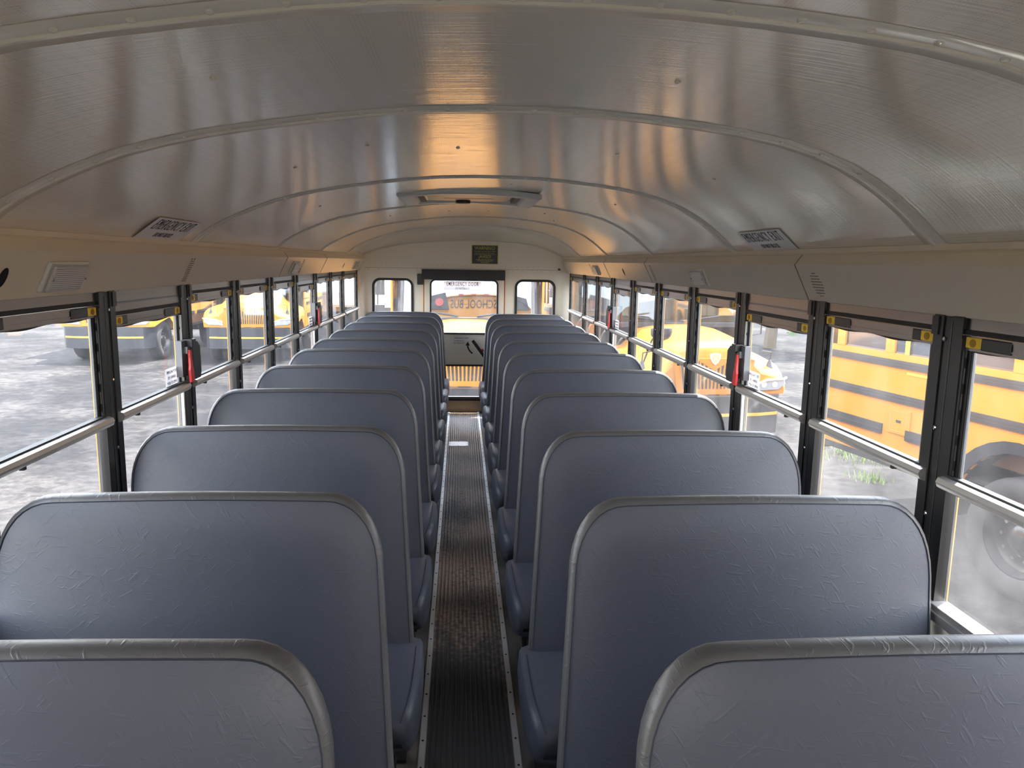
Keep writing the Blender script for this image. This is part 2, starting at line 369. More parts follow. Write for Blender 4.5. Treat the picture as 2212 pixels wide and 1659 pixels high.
# vents, speaker holes and key holes in the coves: slanted panel frame
def cove_pt(s, y, a, out=0.0):
    """a 0..1 from the panel's bottom to its top; out = distance off the face"""
    p0 = Vector((1.132, 0, 1.570)); p1 = Vector((1.078, 0, 1.679)); q = p0.lerp(p1, a)
    n = Vector((-(p1.z - p0.z), 0, (p1.x - p0.x))).normalized(); q = q + n * out
    return Vector((s * q.x, y, q.z))
def cove_frame(s, y, a, out):
    o_ = cove_pt(s, y, a, out); upv = (cove_pt(s, y, 1) - cove_pt(s, y, 0)).normalized(); xd = Vector((0, 1, 0)) if s < 0 else Vector((0, -1, 0))
    return frame_mtx(o_, xd, upv)
def speaker(s, y, label, round_=True):
    mb = MB(); mb.mat(mat('grille dots', (.16, .13, .09), .7)); F = cove_frame(s, y, .5, .0008)
    if round_:
        for i in range(-4, 5):
            for j in range(-4, 5):
                if i * i + j * j < 19:
                    c = F @ Vector((i * .0085, j * .010, 0)); n = (F.to_3x3() @ Vector((0, 0, 1))); mb.tube([c - n * .0006, c + n * .0006], .0019, 6)
    else:
        for j in range(-5, 6):
            c0 = F @ Vector((-.022, j * .0085, 0)); c1 = F @ Vector((.022, j * .0085, 0)); mb.tube([c0, c1], .0013, 5)
        for i in (-1, 1):
            c = F @ Vector((i * .014, .052, 0)); n = (F.to_3x3() @ Vector((0, 0, 1))); mb.tube([c - n * .0006, c + n * .0006], .004, 8)
    tag(mb.build('speaker_grille'), label, 'speaker grille')
speaker(1, 2.39, 'round speaker perforation in the right cove beside the nearest seam')
speaker(1, 4.51, 'slotted speaker perforation with two screws in the right cove, mid bus', False)
speaker(1, 6.66, 'slotted speaker perforation at the far end of the right cove', False)
speaker(-1, 3.08, 'slotted speaker perforation in the left cove above the nearest red release handle', False)
speaker(-1, 5.22, 'slotted speaker perforation in the left cove beside the small dome light', False)
def keyhole(s, y, label):
    mb = MB(); F = cove_frame(s, y, .5, .0006); n = F.to_3x3() @ Vector((0, 0, 1))
    vs = [F @ Vector((.016 * math.cos(k * math.pi / 8), .026 * math.sin(k * math.pi / 8), 0)) for k in range(16)]
    mb.mat(dark_hole); mb.add(vs, [tuple(range(16))]); mb.add([v + n * .001 for v in vs], [tuple(range(16))])
    tag(mb.build('access_hole'), label, 'access hole')
keyhole(1, 5.34, 'black oval access hole in the right cove')
keyhole(-1, 7.07, 'black oval access hole in the left cove near the rear wall')
keyhole(-1, 1.86, 'black oval access hole in the left cove at the photo edge')
def dome_light(s, y, w, label):
    root = empty('dome_light', cove_pt(s, y, .5, 0), label=label, cat='light', group='small dome lights on the coves')
    F = cove_frame(s, 0, .5, 0); F.translation = (0, 0, 0)
    mb = MB(); mb.mat(white_pl)
    def tb(x0, y0, z0, x1, y1, z1):
        n = len(mb.v); mb.box((x0, y0, z0), (x1, y1, z1))
        for i in range(n, len(mb.v)): mb.v[i] = F @ mb.v[i]
    tb(-w / 2, -.043, 0, w / 2, .043, .010); mb.build('base', root, bevel=.003)
    mb = MB(); mb.mat(lens_m); tb(-w / 2 + .012, -.036, .010, w / 2 - .012, .036, .020); mb.build('lens', root, bevel=.004)
    mb = MB(); mb.mat(chrome)
    for q in (-1, 1):
        mb = MB(); mb.mat(chrome); c = F @ Vector((q * (w / 2 - .016), 0, .020)); n = F.to_3x3() @ Vector((0, 0, 1)); mb.tube([c, c + n * .003], .004, 8)
        mb.build('screw', root)
dome_light(-1, 2.13, .20, 'rectangular dome light on the left cove above the nearest left window')
dome_light(-1, 4.99, .19, 'dome light on the left cove beside the slotted speaker, mid bus')
dome_light(-1, 7.85, .19, 'dome light at the far end of the left cove by the rear wall')
dome_light(1, 3.60, .20, 'clear dome light on the right cove, the larger of the two there')
dome_light(1, 6.42, .19, 'dome light at the far end of the right cove')

# ================================================================== SETTING: side walls, posts and windows
NF = -3
def wall_y_range(): return post_y(NF), 8.16
for s, nm in ((-1, 'left'), (1, 'right')):
    mb = MB(); mb.mat(cream)
    mb.box((min(s * 1.13, s * 1.165), YF, 0), (max(s * 1.13, s * 1.165), YR, ZS - .012))
    mb.mat(bus_y); mb.box((min(s * 1.165, s * 1.173), YF, -.35), (max(s * 1.165, s * 1.173), YR + .1, ZS - .02))
    mb.mat(bus_y); mb.box((min(s * 1.1655, s * 1.173), YF, 1.56), (max(s * 1.1655, s * 1.173), YR + .1, 1.80))
    mb.mat(cream); mb.box((min(s * 1.13, s * 1.165), 8.175, ZS - .02), (max(s * 1.13, s * 1.165), YR, ZH))
    mb.box((min(s * 1.13, s * 1.165), YF, ZS - .02), (max(s * 1.13, s * 1.165), post_y(NF), ZH))
    tag(mb.build('wall_' + nm), '%s side wall panel below the windows' % nm, 'wall', kind='structure')

def fx(x): return x if x <= 1.13 else 1.13 + (x - 1.13) * .45
def box_s(mb, s, x0, x1, y0, y1, z0, z1):
    x0, x1 = fx(x0), fx(x1)
    mb.box((min(s * x0, s * x1), y0, z0), (max(s * x0, s * x1), y1, z1))
EMERG = (0, 4)
ordn = ['first', 'second', 'third', 'fourth', 'fifth', 'sixth', 'seventh', 'eighth', 'ninth', 'tenth', 'eleventh', 'twelfth', 'thirteenth', 'fourteenth', 'fifteenth']
for s, nm in ((-1, 'left'), (1, 'right')):
    for i in range(NF, 9):
        py = post_y(i); last = i == 8
        if last: py = 8.195
        mb = MB(); mb.mat(black); y0, y1 = (py - .078, py + .034) if not last else (py - .03, py)
        if not last:
            box_s(mb, s, 1.130, 1.20, y0, y0 + .040, ZS, ZH + .004); box_s(mb, s, 1.130, 1.20, y1 - .036, y1, ZS, ZH + .004)
            box_s(mb, s, 1.138, 1.20, y0 + .040, y1 - .036, ZS, ZH)
            box_s(mb, s, 1.126, 1.131, y0 - .003, y0 + .022, ZH - .045, ZH); box_s(mb, s, 1.126, 1.131, y1 - .022, y1 + .003, ZH - .045, ZH)
            mb.mat(mat('grey groove edge', (.12, .12, .12), .3, .6)); box_s(mb, s, 1.1285, 1.1305, y0 + .0405, y0 + .0425, ZS, ZH - .01)
            mb.mat(chrome)
            for z in (1.513, 1.293, 1.073, .9):
                c = Vector((s * fx(1.138), py - .008, z)); d = Vector((-s, 0, 0)); mb.tube([c, c + d * .003, c + d * .0045], [.0065, .006, .002], 8)
        else:
            box_s(mb, s, 1.130, 1.20, y0, y1, ZS, ZH)
        mb.mat(orange_m); box_s(mb, s, 1.2, 1.2065, y0 - .002, y1, ZS, ZH)
        lab = ('black window post on the %s wall, ' % nm) + ('last one against the rear wall' if last else ('behind the camera, number %d' % (i + 4) if i < -1 else 'the %s in the row counted from the camera' % ordn[i + 1]))
        trim(mb, lab)
wn = 0
def build_window(s, i, y0, y1, em, label):
    global wn
    wn += 1
    root = empty('window_%d' % wn, (s * 1.15, (y0 + y1) / 2, ZS), label=label, cat='window', kind='structure')
    ofs = Vector((s * 1.15, (y0 + y1) / 2, ZS))
    def fin(mb, name, **k):
        mb.v = [v - ofs for v in mb.v]; return mb.build(name, root, **k)
    dz = -.040 if em else 0.0
    zr1, zr0 = 1.529 + dz, 1.497 + dz
    mb = MB(); mb.mat(alum); box_s(mb, s, 1.143, 1.20, y0, y1, zr1 + .012, ZH + .002)
    if em:
        mb.mat(mat('grey panel lip', (.14, .15, .17), .35, .5)); box_s(mb, s, 1.141, 1.146, y0, y1, 1.527, 1.534)
    fin(mb, 'header_panel')
    mb = MB(); mb.mat(rubber); box_s(mb, s, 1.136, 1.20, y0, y1, zr1 + .002, zr1 + .014); fin(mb, 'header_gasket')
    # upper sash
    mb = MB(); mb.mat(alum)
    box_s(mb, s, 1.152, 1.172, y0 + .01, y1 - .01, zr0 - .003, zr1); box_s(mb, s, 1.148, 1.153, y0 + .01, y1 - .01, zr0 + .006, zr0 + .010); box_s(mb, s, 1.148, 1.153, y0 + .01, y1 - .01, zr1 - .006, zr1)
    mb.mat(rubber)
    n = 22; pts = []
    for k in range(n + 1):
        yy = y0 + .02 + (y1 - y0 - .04) * k / n; pts.append((yy, zr0 - .003 - .0035 * (1 + math.sin(k * .55 + i * 2)) * (.4 + .6 * math.sin(math.pi * k / n))))
    mb.prism([(yy, zz) for yy, zz in pts] + [(y1 - .02, zr0 + .004), (y0 + .02, zr0 + .004)], min(s * fx(1.156), s * fx(1.164)), max(s * fx(1.156), s * fx(1.164)), 'x')
    mb.mat(black); box_s(mb, s, 1.155, 1.175, y0 + .006, y0 + .02, ZD, zr1); box_s(mb, s, 1.155, 1.175, y1 - .02, y1 - .006, ZD, zr1)
    mb.mat(mat('dull grey sash edge', (.12, .125, .13), .5, .3)); box_s(mb, s, 1.160, 1.176, y0 + .02, y0 + .027, ZD, zr0); box_s(mb, s, 1.160, 1.176, y1 - .027, y1 - .02, ZD, zr0)
    sash = fin(mb, 'upper_sash')
    # two pinch latches
    for e0, e1, b0, b1 in ((y1 - .056, y1 - .006, y1 - .15, y1 - .056), (y0 + .006, y0 + .058, y0 + .058, y0 + .098)):
        mb = MB(); mb.mat(yel_lat); box_s(mb, s, 1.140, 1.153, e0, e1, zr0 + .004, zr1 - .003)
        lat = fin(mb, 'latch', bevel=.0015); lat['label'] = 'yellow pinch latch'
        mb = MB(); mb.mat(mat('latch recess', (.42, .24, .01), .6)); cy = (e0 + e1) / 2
        mb.v = []; a_ = []
        for k in range(14): a_.append((cy + .011 * math.cos(2 * math.pi * k / 14), (zr0 + zr1) / 2 + .0095 * math.sin(2 * math.pi * k / 14)))
        mb.prism(a_, min(s * fx(1.1375), s * fx(1.141)), max(s * fx(1.1375), s * fx(1.141)), 'x'); mb.v = [v - ofs for v in mb.v]; mb.build('recess', lat)
        mb = MB(); mb.mat(black); box_s(mb, s, 1.143, 1.153, min(b0, b1), max(b0, b1), zr0 + .002, zr1 - .002)
        fin(mb, 'latch_housing', bevel=.002)['label'] = 'black latch housing'
    mb = MB(); mb.mat(g_up); box_s(mb, s, 1.164, 1.168, y0 + .027, y1 - .027, ZD, zr0); fin(mb, 'upper_pane')
    mb = MB(); mb.mat(g_lo); box_s(mb, s, 1.170, 1.174, y0 + .012, y1 - .012, ZS, ZD + .01); fin(mb, 'lower_pane')
    # divider rail: rounded bar proud of the posts
    mb = MB(); mb.mat(alum_b)
    pr = [(1.126, ZD - .019), (1.114, ZD - .012), (1.109, ZD), (1.114, ZD + .011), (1.126, ZD + .015), (fx(1.168), ZD + .015), (fx(1.168), ZD - .019)]
    mb.prism([(s * a, c) for a, c in pr], y0 - .030, y1 + .012)
    mb.mat(rubber)
    box_s(mb, s, 1.128, 1.168, y0, y1, ZD + .014, ZD + .020); box_s(mb, s, 1.120, 1.134, y0 + .10, y0 + .112, ZD - .024, ZD - .015)
    fin(mb, 'divider_rail', smooth=True, angle=45)
    # sill
    mb = MB(); mb.mat(alum_b); box_s(mb, s, 1.118, 1.21, y0 - .075, y1 + .03, ZS - .012, ZS + .010); box_s(mb, s, 1.112, 1.12, y0 - .075, y1 + .03, ZS - .028, ZS - .004)
    fin(mb, 'sill', bevel=.002)
    # jamb tracks with balance slots on both jambs
    for yy, dn in ((y1, -1), (y0, 1)):
        mb = MB(); tm = white_pl if em and dn < 0 else black
        mb.mat(tm); a0, a1 = sorted((yy, yy + dn * .006)); box_s(mb, s, 1.135, 1.16, a0, a1, ZD + .015, zr0 - .003)
        mb.mat(mat('track metal', (.085, .085, .083), .4, .5) if tm is black else white_pl)
        a0, a1 = sorted((yy + dn * .006, yy + dn * .0085)); box_s(mb, s, 1.143, 1.153, a0, a1, ZD + .015, zr0 - .003)
        mb.mat(dark_hole)
        for k in range(5):
            z = ZD + .045 + k * .062; a0, a1 = sorted((yy + dn * .0083, yy + dn * .0095))
            h = .005 if tm is white_pl else .012
            box_s(mb, s, 1.1445 if h < .01 else 1.143, 1.1505 if h < .01 else 1.153, a0, a1, z - h, z + h)
        tr_ = fin(mb, 'jamb_track'); tr_['label'] = 'white slotted track' if tm is white_pl else 'black slotted track'
    if em:
        mb = MB(); mb.mat(white_pl); box_s(mb, s, 1.14, 1.165, y1 - .012, y1, ZS + .01, ZD - .018); fin(mb, 'lower_jamb')['label'] = 'white lower jamb'
    return root
for s, nm in ((-1, 'left'), (1, 'right')):
    for i in range(NF, 8):
        y0 = post_y(i) + .034; y1 = (post_y(i + 1) - .078) if i < 7 else 8.165
        em = i in EMERG
        if i < -1 or (i == -1 and False): lab = '%s side window behind the camera, number %d' % (nm, i + 7)
        else: lab = 'split-sash window on the %s wall, the %s counted from the camera%s' % (nm, ordn[i + 1], ', an emergency exit window with a lowered header' if em else '')
        build_window(s, i, y0, y1, em, lab)

# emergency release handles + stickers
def release(s, i, where):
    yb = post_y(i + 1) - .078
    root = empty('window_release_lever', (s * 1.13, yb, 1.27), label='red emergency window release lever in a black housing, ' + where, cat='handle', group='red window release handles')
    def tb(mb, x0, x1, y0, y1, z0, z1): mb.box((min(s * x0, s * x1), y0, z0), (max(s * x0, s * x1), y1, z1))
    mb = MB(); mb.mat(black)
    mb.prism([(-.0, .072), (.062, .078), (.092, .055), (.097, -.05), (.086, -.075), (.0, -.075)], min(s * -.001, s * -.034), max(s * -.001, s * -.034), 'x')
    tb(mb, -.04, .0, -.012, .030, .055, .090); mb.build('housing', root, bevel=.004)['label'] = 'black housing'
    mb = MB(); mb.mat(mat('grey bracket', (.16, .165, .175), .4, .4)); tb(mb, -.012, .012, -.055, .0, -.055, .085); tb(mb, -.026, -.010, -.034, .0, .035, .062); mb.build('bracket', root)
    mb = MB(); mb.mat(red_pl)
    prs = []
    for k in range(9):
        q = k / 8; z = .050 - q * .128; xo = .028 + .006 * q; hw = .0095 + .0085 * (1 if q > .55 else max(0, q - .3) * 1.6)
        prs.append([Vector((s * -(xo + .006), -.020 - hw, z)), Vector((s * -(xo + .006), -.020 + hw, z)), Vector((s * -(xo - .005), -.020 + hw, z)), Vector((s * -(xo - .005), -.020 - hw, z))])
    mb.loft(prs); mb.build('lever', root, bevel=.002)['label'] = 'red lever'
def win_sticker(s, i, where):
    yc = post_y(i + 1) - .078 - .10; zc = 1.222
    root = empty('exit_instruction_sticker', (s * (fx(1.164) - .0008), yc, zc), label='small white window sticker with exit instructions, ' + where, cat='sticker', group='exit instruction stickers on the glass')
    mb = MB(); mb.mat(film2); mb.box((-.0006, -.055, -.036), (.0006, .055, .036)); mb.build('paper', root)
    xd = (0, 1, 0) if s < 0 else (0, -1, 0)
    for q, (tx, sz) in enumerate((('EMERGENCY EXIT', .014), ('LIFT HANDLE', .014), ('PUSH TO OPEN', .014))):
        text('lettering', tx, sz * 1.0, ink, root, frame_mtx((-s * .0012, 0, .022 - q * .021), xd, (0, 0, 1)), .95, 1.2, off=-.0003)
release(-1, 0, 'on the near left window post'); release(-1, 4, 'far down the left wall')
release(1, 0, 'on the near right window post'); release(1, 4, 'far down the right wall')
win_sticker(-1, 0, 'near left window'); win_sticker(1, 0, 'near right window'); win_sticker(-1, 4, 'far left window'); win_sticker(1, 4, 'far right window')

# ================================================================== SETTING: rear wall with door
def rrect(x0, x1, z0, z1, r, n=6):
    pts = []
    for cx, cz, a0 in ((x1 - r, z1 - r, 0), (x0 + r, z1 - r, 90), (x0 + r, z0 + r, 180), (x1 - r, z0 + r, 270)):
        for k in range(n + 1):
            a = R(a0 + 90 * k / n); pts.append((cx + r * math.cos(a), cz + r * math.sin(a)))
    return pts
def wall_with_holes(mb, outer, holes, y0, y1, m_):
    """a slab in the xz plane with holes, triangulated by blender's tessellator"""
    from mathutils.geometry import delaunay_2d_cdt
    pts = []; edges = []; 
    def addloop(l):
        n0 = len(pts); pts.extend([Vector(p) for p in l]); edges.extend([(n0 + k, n0 + (k + 1) % len(l)) for k in range(len(l))])
    addloop(outer)
    for h in holes: addloop(h)
    vs, es, fs, *_ = delaunay_2d_cdt(pts, edges, [], 1, 1e-6)
    def inside(p, l):
        c = False; n = len(l)
        for k in range(n):
            (xa, za), (xb, zb) = l[k], l[(k + 1) % n]
            if (za > p[1]) != (zb > p[1]) and p[0] < (xb - xa) * (p[1] - za) / (zb - za) + xa: c = not c
        return c
    keep = []
    for f in fs:
        c = sum((vs[i] for i in f), Vector((0, 0))) / len(f)
        if inside(c, outer) and not any(inside(c, h) for h in holes): keep.append(tuple(f))
    mb.mat(m_)
    mb.add([(v.x, y0, v.y) for v in vs], keep); mb.add([(v.x, y1, v.y) for v in vs], [f[::-1] for f in keep])
    for l in [outer] + holes:
        n = len(l); mb.add([(p[0], y0, p[1]) for p in l] + [(p[0], y1, p[1]) for p in l], [(k, (k + 1) % n, (k + 1) % n + n, k + n) for k in range(n)])
top = [(x, 1.728 + (z - 1.728) * dome(YR)) for x, z in PROF]
outer = [(-1.17, 0), (1.17, 0), (1.17, 1.74)] + top[::-1] + [(-1.17, 1.74)]
def arch_top(xs): return xs
WL = rrect(-1.005, -.560, .93, 1.485, .085); WR = rrect(.560, 1.008, .93, 1.49, .085)
DOOR = rrect(-.452, .450, .0, 1.585, .01, 2)
mb = MB(); wall_with_holes(mb, outer, [WL, WR, [(-.452, .002), (.450, .002), (.450, 1.585), (-.452, 1.585)]], YR, YR + .05, cream)
# riveted seam across and the roll-formed curve of the cap
mb.mat(mat('seam line', (.30, .25, .18), .7)); mb.box((-1.09, YR - .0015, 1.596), (1.07, YR, 1.599))
mb.mat(mat('rivet heads cream', (.33, .28, .20), .4))
x = -1.04
while x < 1.05:
    mb.tube([(x, YR, 1.628), (x, YR - .002, 1.628)], .0035, 6); x += .062
x = -1.04
while x < 1.05:
    if abs(x) > .5: mb.tube([(x, YR, 1.580), (x, YR - .002, 1.580)], .0035, 6)
    x += .105
mb.mat(rib_m); mb.tube([(x * .985, YR - .004, z - .006) for x, z in top[1:-1]], .005, 6)
tag(mb.build('wall_rear'), 'cream rear wall of the bus with riveted seam', 'wall', kind='structure')
for s, nm in ((-1, 'left'), (1, 'right')):
    mb = MB(); mb.mat(cream); pts = [(s * 1.13, 8.22), (s * 1.13, YR), (s * 1.00, YR)]
    arc = [(s * (1.00 + .13 * math.sin(R(a))), YR - .20 + .20 * math.cos(R(a))) for a in range(0, 91, 15)]
    mb.prism([(s * 1.131, YR + .001)] + arc, 0, 1.57, 'z')
    trim(mb, 'rounded cream corner panel between the %s wall and the rear wall' % nm, smooth=True)
# exterior of the rear, seen mirrored in the windscreen of the bus parked behind
root = empty('rear_exterior_cap', (0, YR + .06, 1.5), label='yellow outside rear cap of this bus, seen mirrored in the windscreen behind', cat='bus body')
mb = MB(); outer2 = [(-1.18, .05), (1.18, .05), (1.18, .85), (1.18, 1.8)] + [(x * 1.06, z + .10) for x, z in PROF][::-1] + [(-1.18, 1.8)]
wall_with_holes(mb, [(a, c - 1.5) for a, c in outer2], [[(a, c - 1.5) for a, c in rrect(-1.02, -.545, .915, 1.5, .09)], [(a, c - 1.5) for a, c in rrect(.545, 1.022, .915, 1.505, .09)], [(a, c - 1.5) for a, c in [(-.46, .06), (.46, .06), (.46, 1.60), (-.46, 1.60)]]], 0, .03, bus_y)
mb.build('cap_panel', root)
for s in (-1, 1):
    mb = MB(); mb.mat(bus_b); mb.prism([(s * .50, .29), (s * .58, .64), (s * 1.08, .52), (s * 1.14, .28)], .03, .05); bk_ = mb.build('lamp_backing', root)
    mb = MB(); mb.mat(mat('red lamp', (.38, .04, .03), .2)); mb.tube([(s * .70, .05, .43), (s * .70, .075, .43)], .085, 20); mb.build('warning_lamp', bk_)
for x in (-.26, 0, .26):
    mb = MB(); mb.mat(mat('red lamp', (.38, .04, .03), .2)); mb.box((x - .05, .03, .585), (x + .05, .05, .615)); mb.build('clearance_lamp', root)
mb = MB(); mb.mat(bus_b); mb.box((-.5, .03, .56), (.5, .034, .565)); mb.box((-.5, .03, .40), (.5, .033, .403)); mb.build('seam_line', root)
text('lettering', 'SCHOOL BUS', .255, ink, root, frame_mtx((0, .034, .395), (-1, 0, 0), (0, 0, 1)), .62, 1.0, off=.002)

# rear windows
for s, nm, H in ((-1, 'left', (-1.005, -.560, .93, 1.485)), (1, 'right', (.560, 1.008, .93, 1.49))):
    wn += 1
    x0, x1, z0, z1 = H
    root = empty('window_%d' % wn, ((x0 + x1) / 2, YR, z0), label='small rear window with black rubber surround %s of the emergency door' % nm, cat='window', kind='structure')
    o_ = Vector((-(x0 + x1) / 2, -YR, -z0)); mb = MB(); mb.mat(rubber)
    ou = rrect(x0 - .002, x1 + .002, z0 - .002, z1 + .002, .087); inn = rrect(x0 + .024, x1 - .024, z0 + .024, z1 - .024, .062)
    rr_ = lambda l, y: [Vector((p[0], y, p[1])) for p in l]
    mb.loft([rr_(ou, YR - .002), rr_(ou, YR - .014), rr_(inn, YR - .012), rr_(inn, YR + .06), rr_(ou, YR + .06)], closed=True, caps=False)
    mb.v = [v + o_ for v in mb.v]; mb.build('rubber_surround', root, smooth=True)
    mb = MB(); mb.mat(g_rear); mb.prism(inn, YR + .02, YR + .024); mb.v = [v + o_ for v in mb.v]; mb.build('pane', root)

# emergency door
door = empty('door_1', (0, YR, 0), label='cream emergency door in the middle of the rear wall with two windows', cat='door', kind='structure')
DW = rrect(-.374, .371, .882, 1.480, .065); DL = rrect(-.374, .371, .160, .536, .05)
mb = MB(); wall_with_holes(mb, [(-.438, .147), (.437, .147), (.437, 1.575), (-.438, 1.575)], [DW, DL], -.022, .03, cream); mb.build('panel', door, bevel=0)
mb = MB(); mb.mat(mat('threshold brown', (.48, .40, .30), .55)); mb.box((-.452, -.03, .004), (.450, .03, .132)); mb.mat(rubber); mb.box((-.452, -.035, .132), (.450, .03, .150)); mb.mat(alum_b); mb.box((-.372, -.028, .150), (.370, -.02, .163)); mb.build('threshold', door)
mb = MB(); mb.mat(mat('orange door edge', (.50, .17, .015), .5))
for x0, x1 in ((-.4515, -.4385), (.4375, .4495)): mb.box((x0, -.004, .15), (x1, .02, 1.58))
mb.build('door_gap', door)['label'] = 'orange painted door edge showing in the gap'
for nm, l, ins in (('upper_gasket', DW, .014), ('lower_gasket', DL, .014)):
    xs = [p[0] for p in l]; zs = [p[1] for p in l]
    inn = rrect(min(xs) + ins, max(xs) - ins, min(zs) + ins, max(zs) - ins, .045); ou = rrect(min(xs) - .004, max(xs) + .004, min(zs) - .004, max(zs) + .004, .06)
    mb = MB(); mb.mat(rubber); mb.loft([rr_(ou, -.023), rr_(ou, -.032), rr_(inn, -.03), rr_(inn, .035), rr_(ou, .035)], closed=True, caps=False); mb.build(nm, door, smooth=True)
    mb = MB(); mb.mat(g_rear); mb.prism(inn, 0, .004); mb.build(nm.split('_')[0] + '_pane', door)
# header pad, box, handle, stickers
mb = MB(); mb.mat(grey_pad); mb.box((-.464, YR - .075, 1.478), (.446, YR - .0, 1.588))
tag(mb.build('header_crash_pad', bevel=.006), 'charcoal padded bar mounted above the emergency door', 'pad')
mb = MB(); mb.mat(black); mb.box((-.514, YR - .05, 1.420), (-.455, YR, 1.535))
tag(mb.build('door_buzzer_box', bevel=.003), 'small black box beside the left end of the door header pad', 'box')
root = empty('emergency_door_lever', (.14, YR - .022, .72), label='black diagonal emergency door handle bar with red knob', cat='handle')
mb = MB(); mb.mat(black)
a0 = Vector((-.045, -.03, .095)); a1 = Vector((.14, -.03, -.16)); d = (a1 - a0).normalized(); sd = Vector((-d.z, 0, d.x)) * .017
mb.loft([[a0 + sd + Vector((0, -.008, 0)), a0 - sd + Vector((0, -.008, 0)), a0 - sd + Vector((0, .008, 0)), a0 + sd + Vector((0, .008, 0))], [a1 + sd + Vector((0, -.008, 0)), a1 - sd + Vector((0, -.008, 0)), a1 - sd + Vector((0, .008, 0)), a1 + sd + Vector((0, .008, 0))]])
mb.tube([(.14, .02, -.16), (.14, -.03, -.16)], .022, 12); mb.build('bar', root, bevel=.004)
mb = MB(); mb.mat(mat('grey grip band', (.12, .12, .12), .5)); q = a0 + d * .035
mb.loft([[q + sd * 1.06 + Vector((0, -.010, 0)), q - sd * 1.06 + Vector((0, -.010, 0)), q - sd * 1.06 + Vector((0, .009, 0)), q + sd * 1.06 + Vector((0, .009, 0))], [q + d * .006 + sd * 1.06 + Vector((0, -.010, 0)), q + d * .006 - sd * 1.06 + Vector((0, -.010, 0)), q + d * .006 - sd * 1.06 + Vector((0, .009, 0)), q + d * .006 + sd * 1.06 + Vector((0, .009, 0))]]); mb.build('grip_band', root)
mb = MB(); mb.mat(red_pl); mb.tube([(.065, .01, -.018), (.065, -.02, -.018)], .016, 12); mb.build('knob', root)['label'] = 'red knob'
# arrow sticker
root = empty('arrow_sticker', (.07, YR - .0235, .72), label='curved black arrow sticker pointing up beside the door handle', cat='sticker')
mb = MB(); mb.mat(ink)
ang = [math.radians(a) for a in range(183, 247, 8)]; cx, cz, ra = .085, .045, .115
o1 = [(cx + (ra + .008) * math.cos(a), cz + (ra + .008) * math.sin(a)) for a in ang]; i1 = [(cx + (ra - .008) * math.cos(a), cz + (ra - .008) * math.sin(a)) for a in ang]
for k in range(len(ang) - 1): mb.prism([o1[k], o1[k + 1], i1[k + 1], i1[k]], -.0008, 0)
mb.prism([(-.055, .036), (-.005, .036), (-.028, .078)], -.0008, 0); mb.build('arrow', root)
root = empty('door_exit_sticker', (-.03, YR - .0235, .815), label='emergency exit lettering sticker on the door panel between its windows', cat='sticker')
mb = MB(); mb.mat(paper); mb.box((-.085, -.0006, .006), (.085, 0, .036)); mb.build('paper', root)
text('lettering', 'EMERGENCY EXIT', .028, ink, root, frame_mtx((0, -.0012, .021), (1, 0, 0), (0, 0, 1)), .72, .9)
text('lettering', 'TO OPEN LIFT UP', .019, ink, root, frame_mtx((-.028, -.0012, -.010), (1, 0, 0), (0, 0, 1)), .7, 1)
text('lettering', 'PUSH DOOR OUT', .019, ink, root, frame_mtx((-.028, -.0012, -.034), (1, 0, 0), (0, 0, 1)), .8, 1)
root = empty('door_window_sticker', (-.02, YR - .003, 1.415), label='pale sticker across the top of the door window reading emergency door, do not block', cat='sticker')
mb = MB(); mb.mat(film); mb.box((-.205, -.0006, -.050), (.205, 0, .046)); mb.build('film', root)
text('lettering', 'EMERGENCY DOOR', .066, ink, root, frame_mtx((0, -.0014, .016), (1, 0, 0), (0, 0, 1)), .52, 1.0, off=.0004, sp=1.2)
text('lettering', 'DO NOT BLOCK', .028, ink, root, frame_mtx((0, -.0014, -.032), (1, 0, 0), (0, 0, 1)), .66, 1.0, sp=1.15)
# warning sign
root = empty('warning_sign', (.222, YR - .002, 1.755), label='black and yellow bilingual warning sign on the rear wall above the door', cat='sign')
mb = MB(); mb.mat(yel_ink); mb.prism(rrect(-.147, .147, -.104, .104, .008, 3), -.0012, 0); mb.build('border', root)
mb = MB(); mb.mat(sign_bl); mb.prism(rrect(-.139, .139, -.097, .097, .006, 3), -.0024, -.0012); mb.build('panel', root)
def sg(tx, sz, z, sx=.8): text('lettering', tx, sz, yel_ink, root, frame_mtx((0, -.0030, z), (1, 0, 0), (0, 0, 1)), sx, 1.0)
sg('WARNING!', .052, .068, .85); sg('Your activities on this vehicle may be recorded', .0155, .036, .80); sg('by an audio and video surveillance system', .0155, .016, .80); sg('\u00a1AVISO!', .050, -.024, .85)
mb = MB(); mb.mat(yel_ink); mb.box((-.12, -.0030, .0005), (.12, -.0024, .0025))
for z, w in ((-.056, .10), (-.070, .085), (-.086, .045)): mb.box((-w, -.0030, z), (w, -.0024, z + .004))
mb.build('rule_line', root)
mb = MB(); mb.mat(black); mb.tube([(1.045, YR, 1.607), (1.045, YR - .02, 1.607)], .012, 10)
tag(mb.build('rear_wall_plug'), 'small black rubber plug at the right end of the rear wall seam', 'plug')

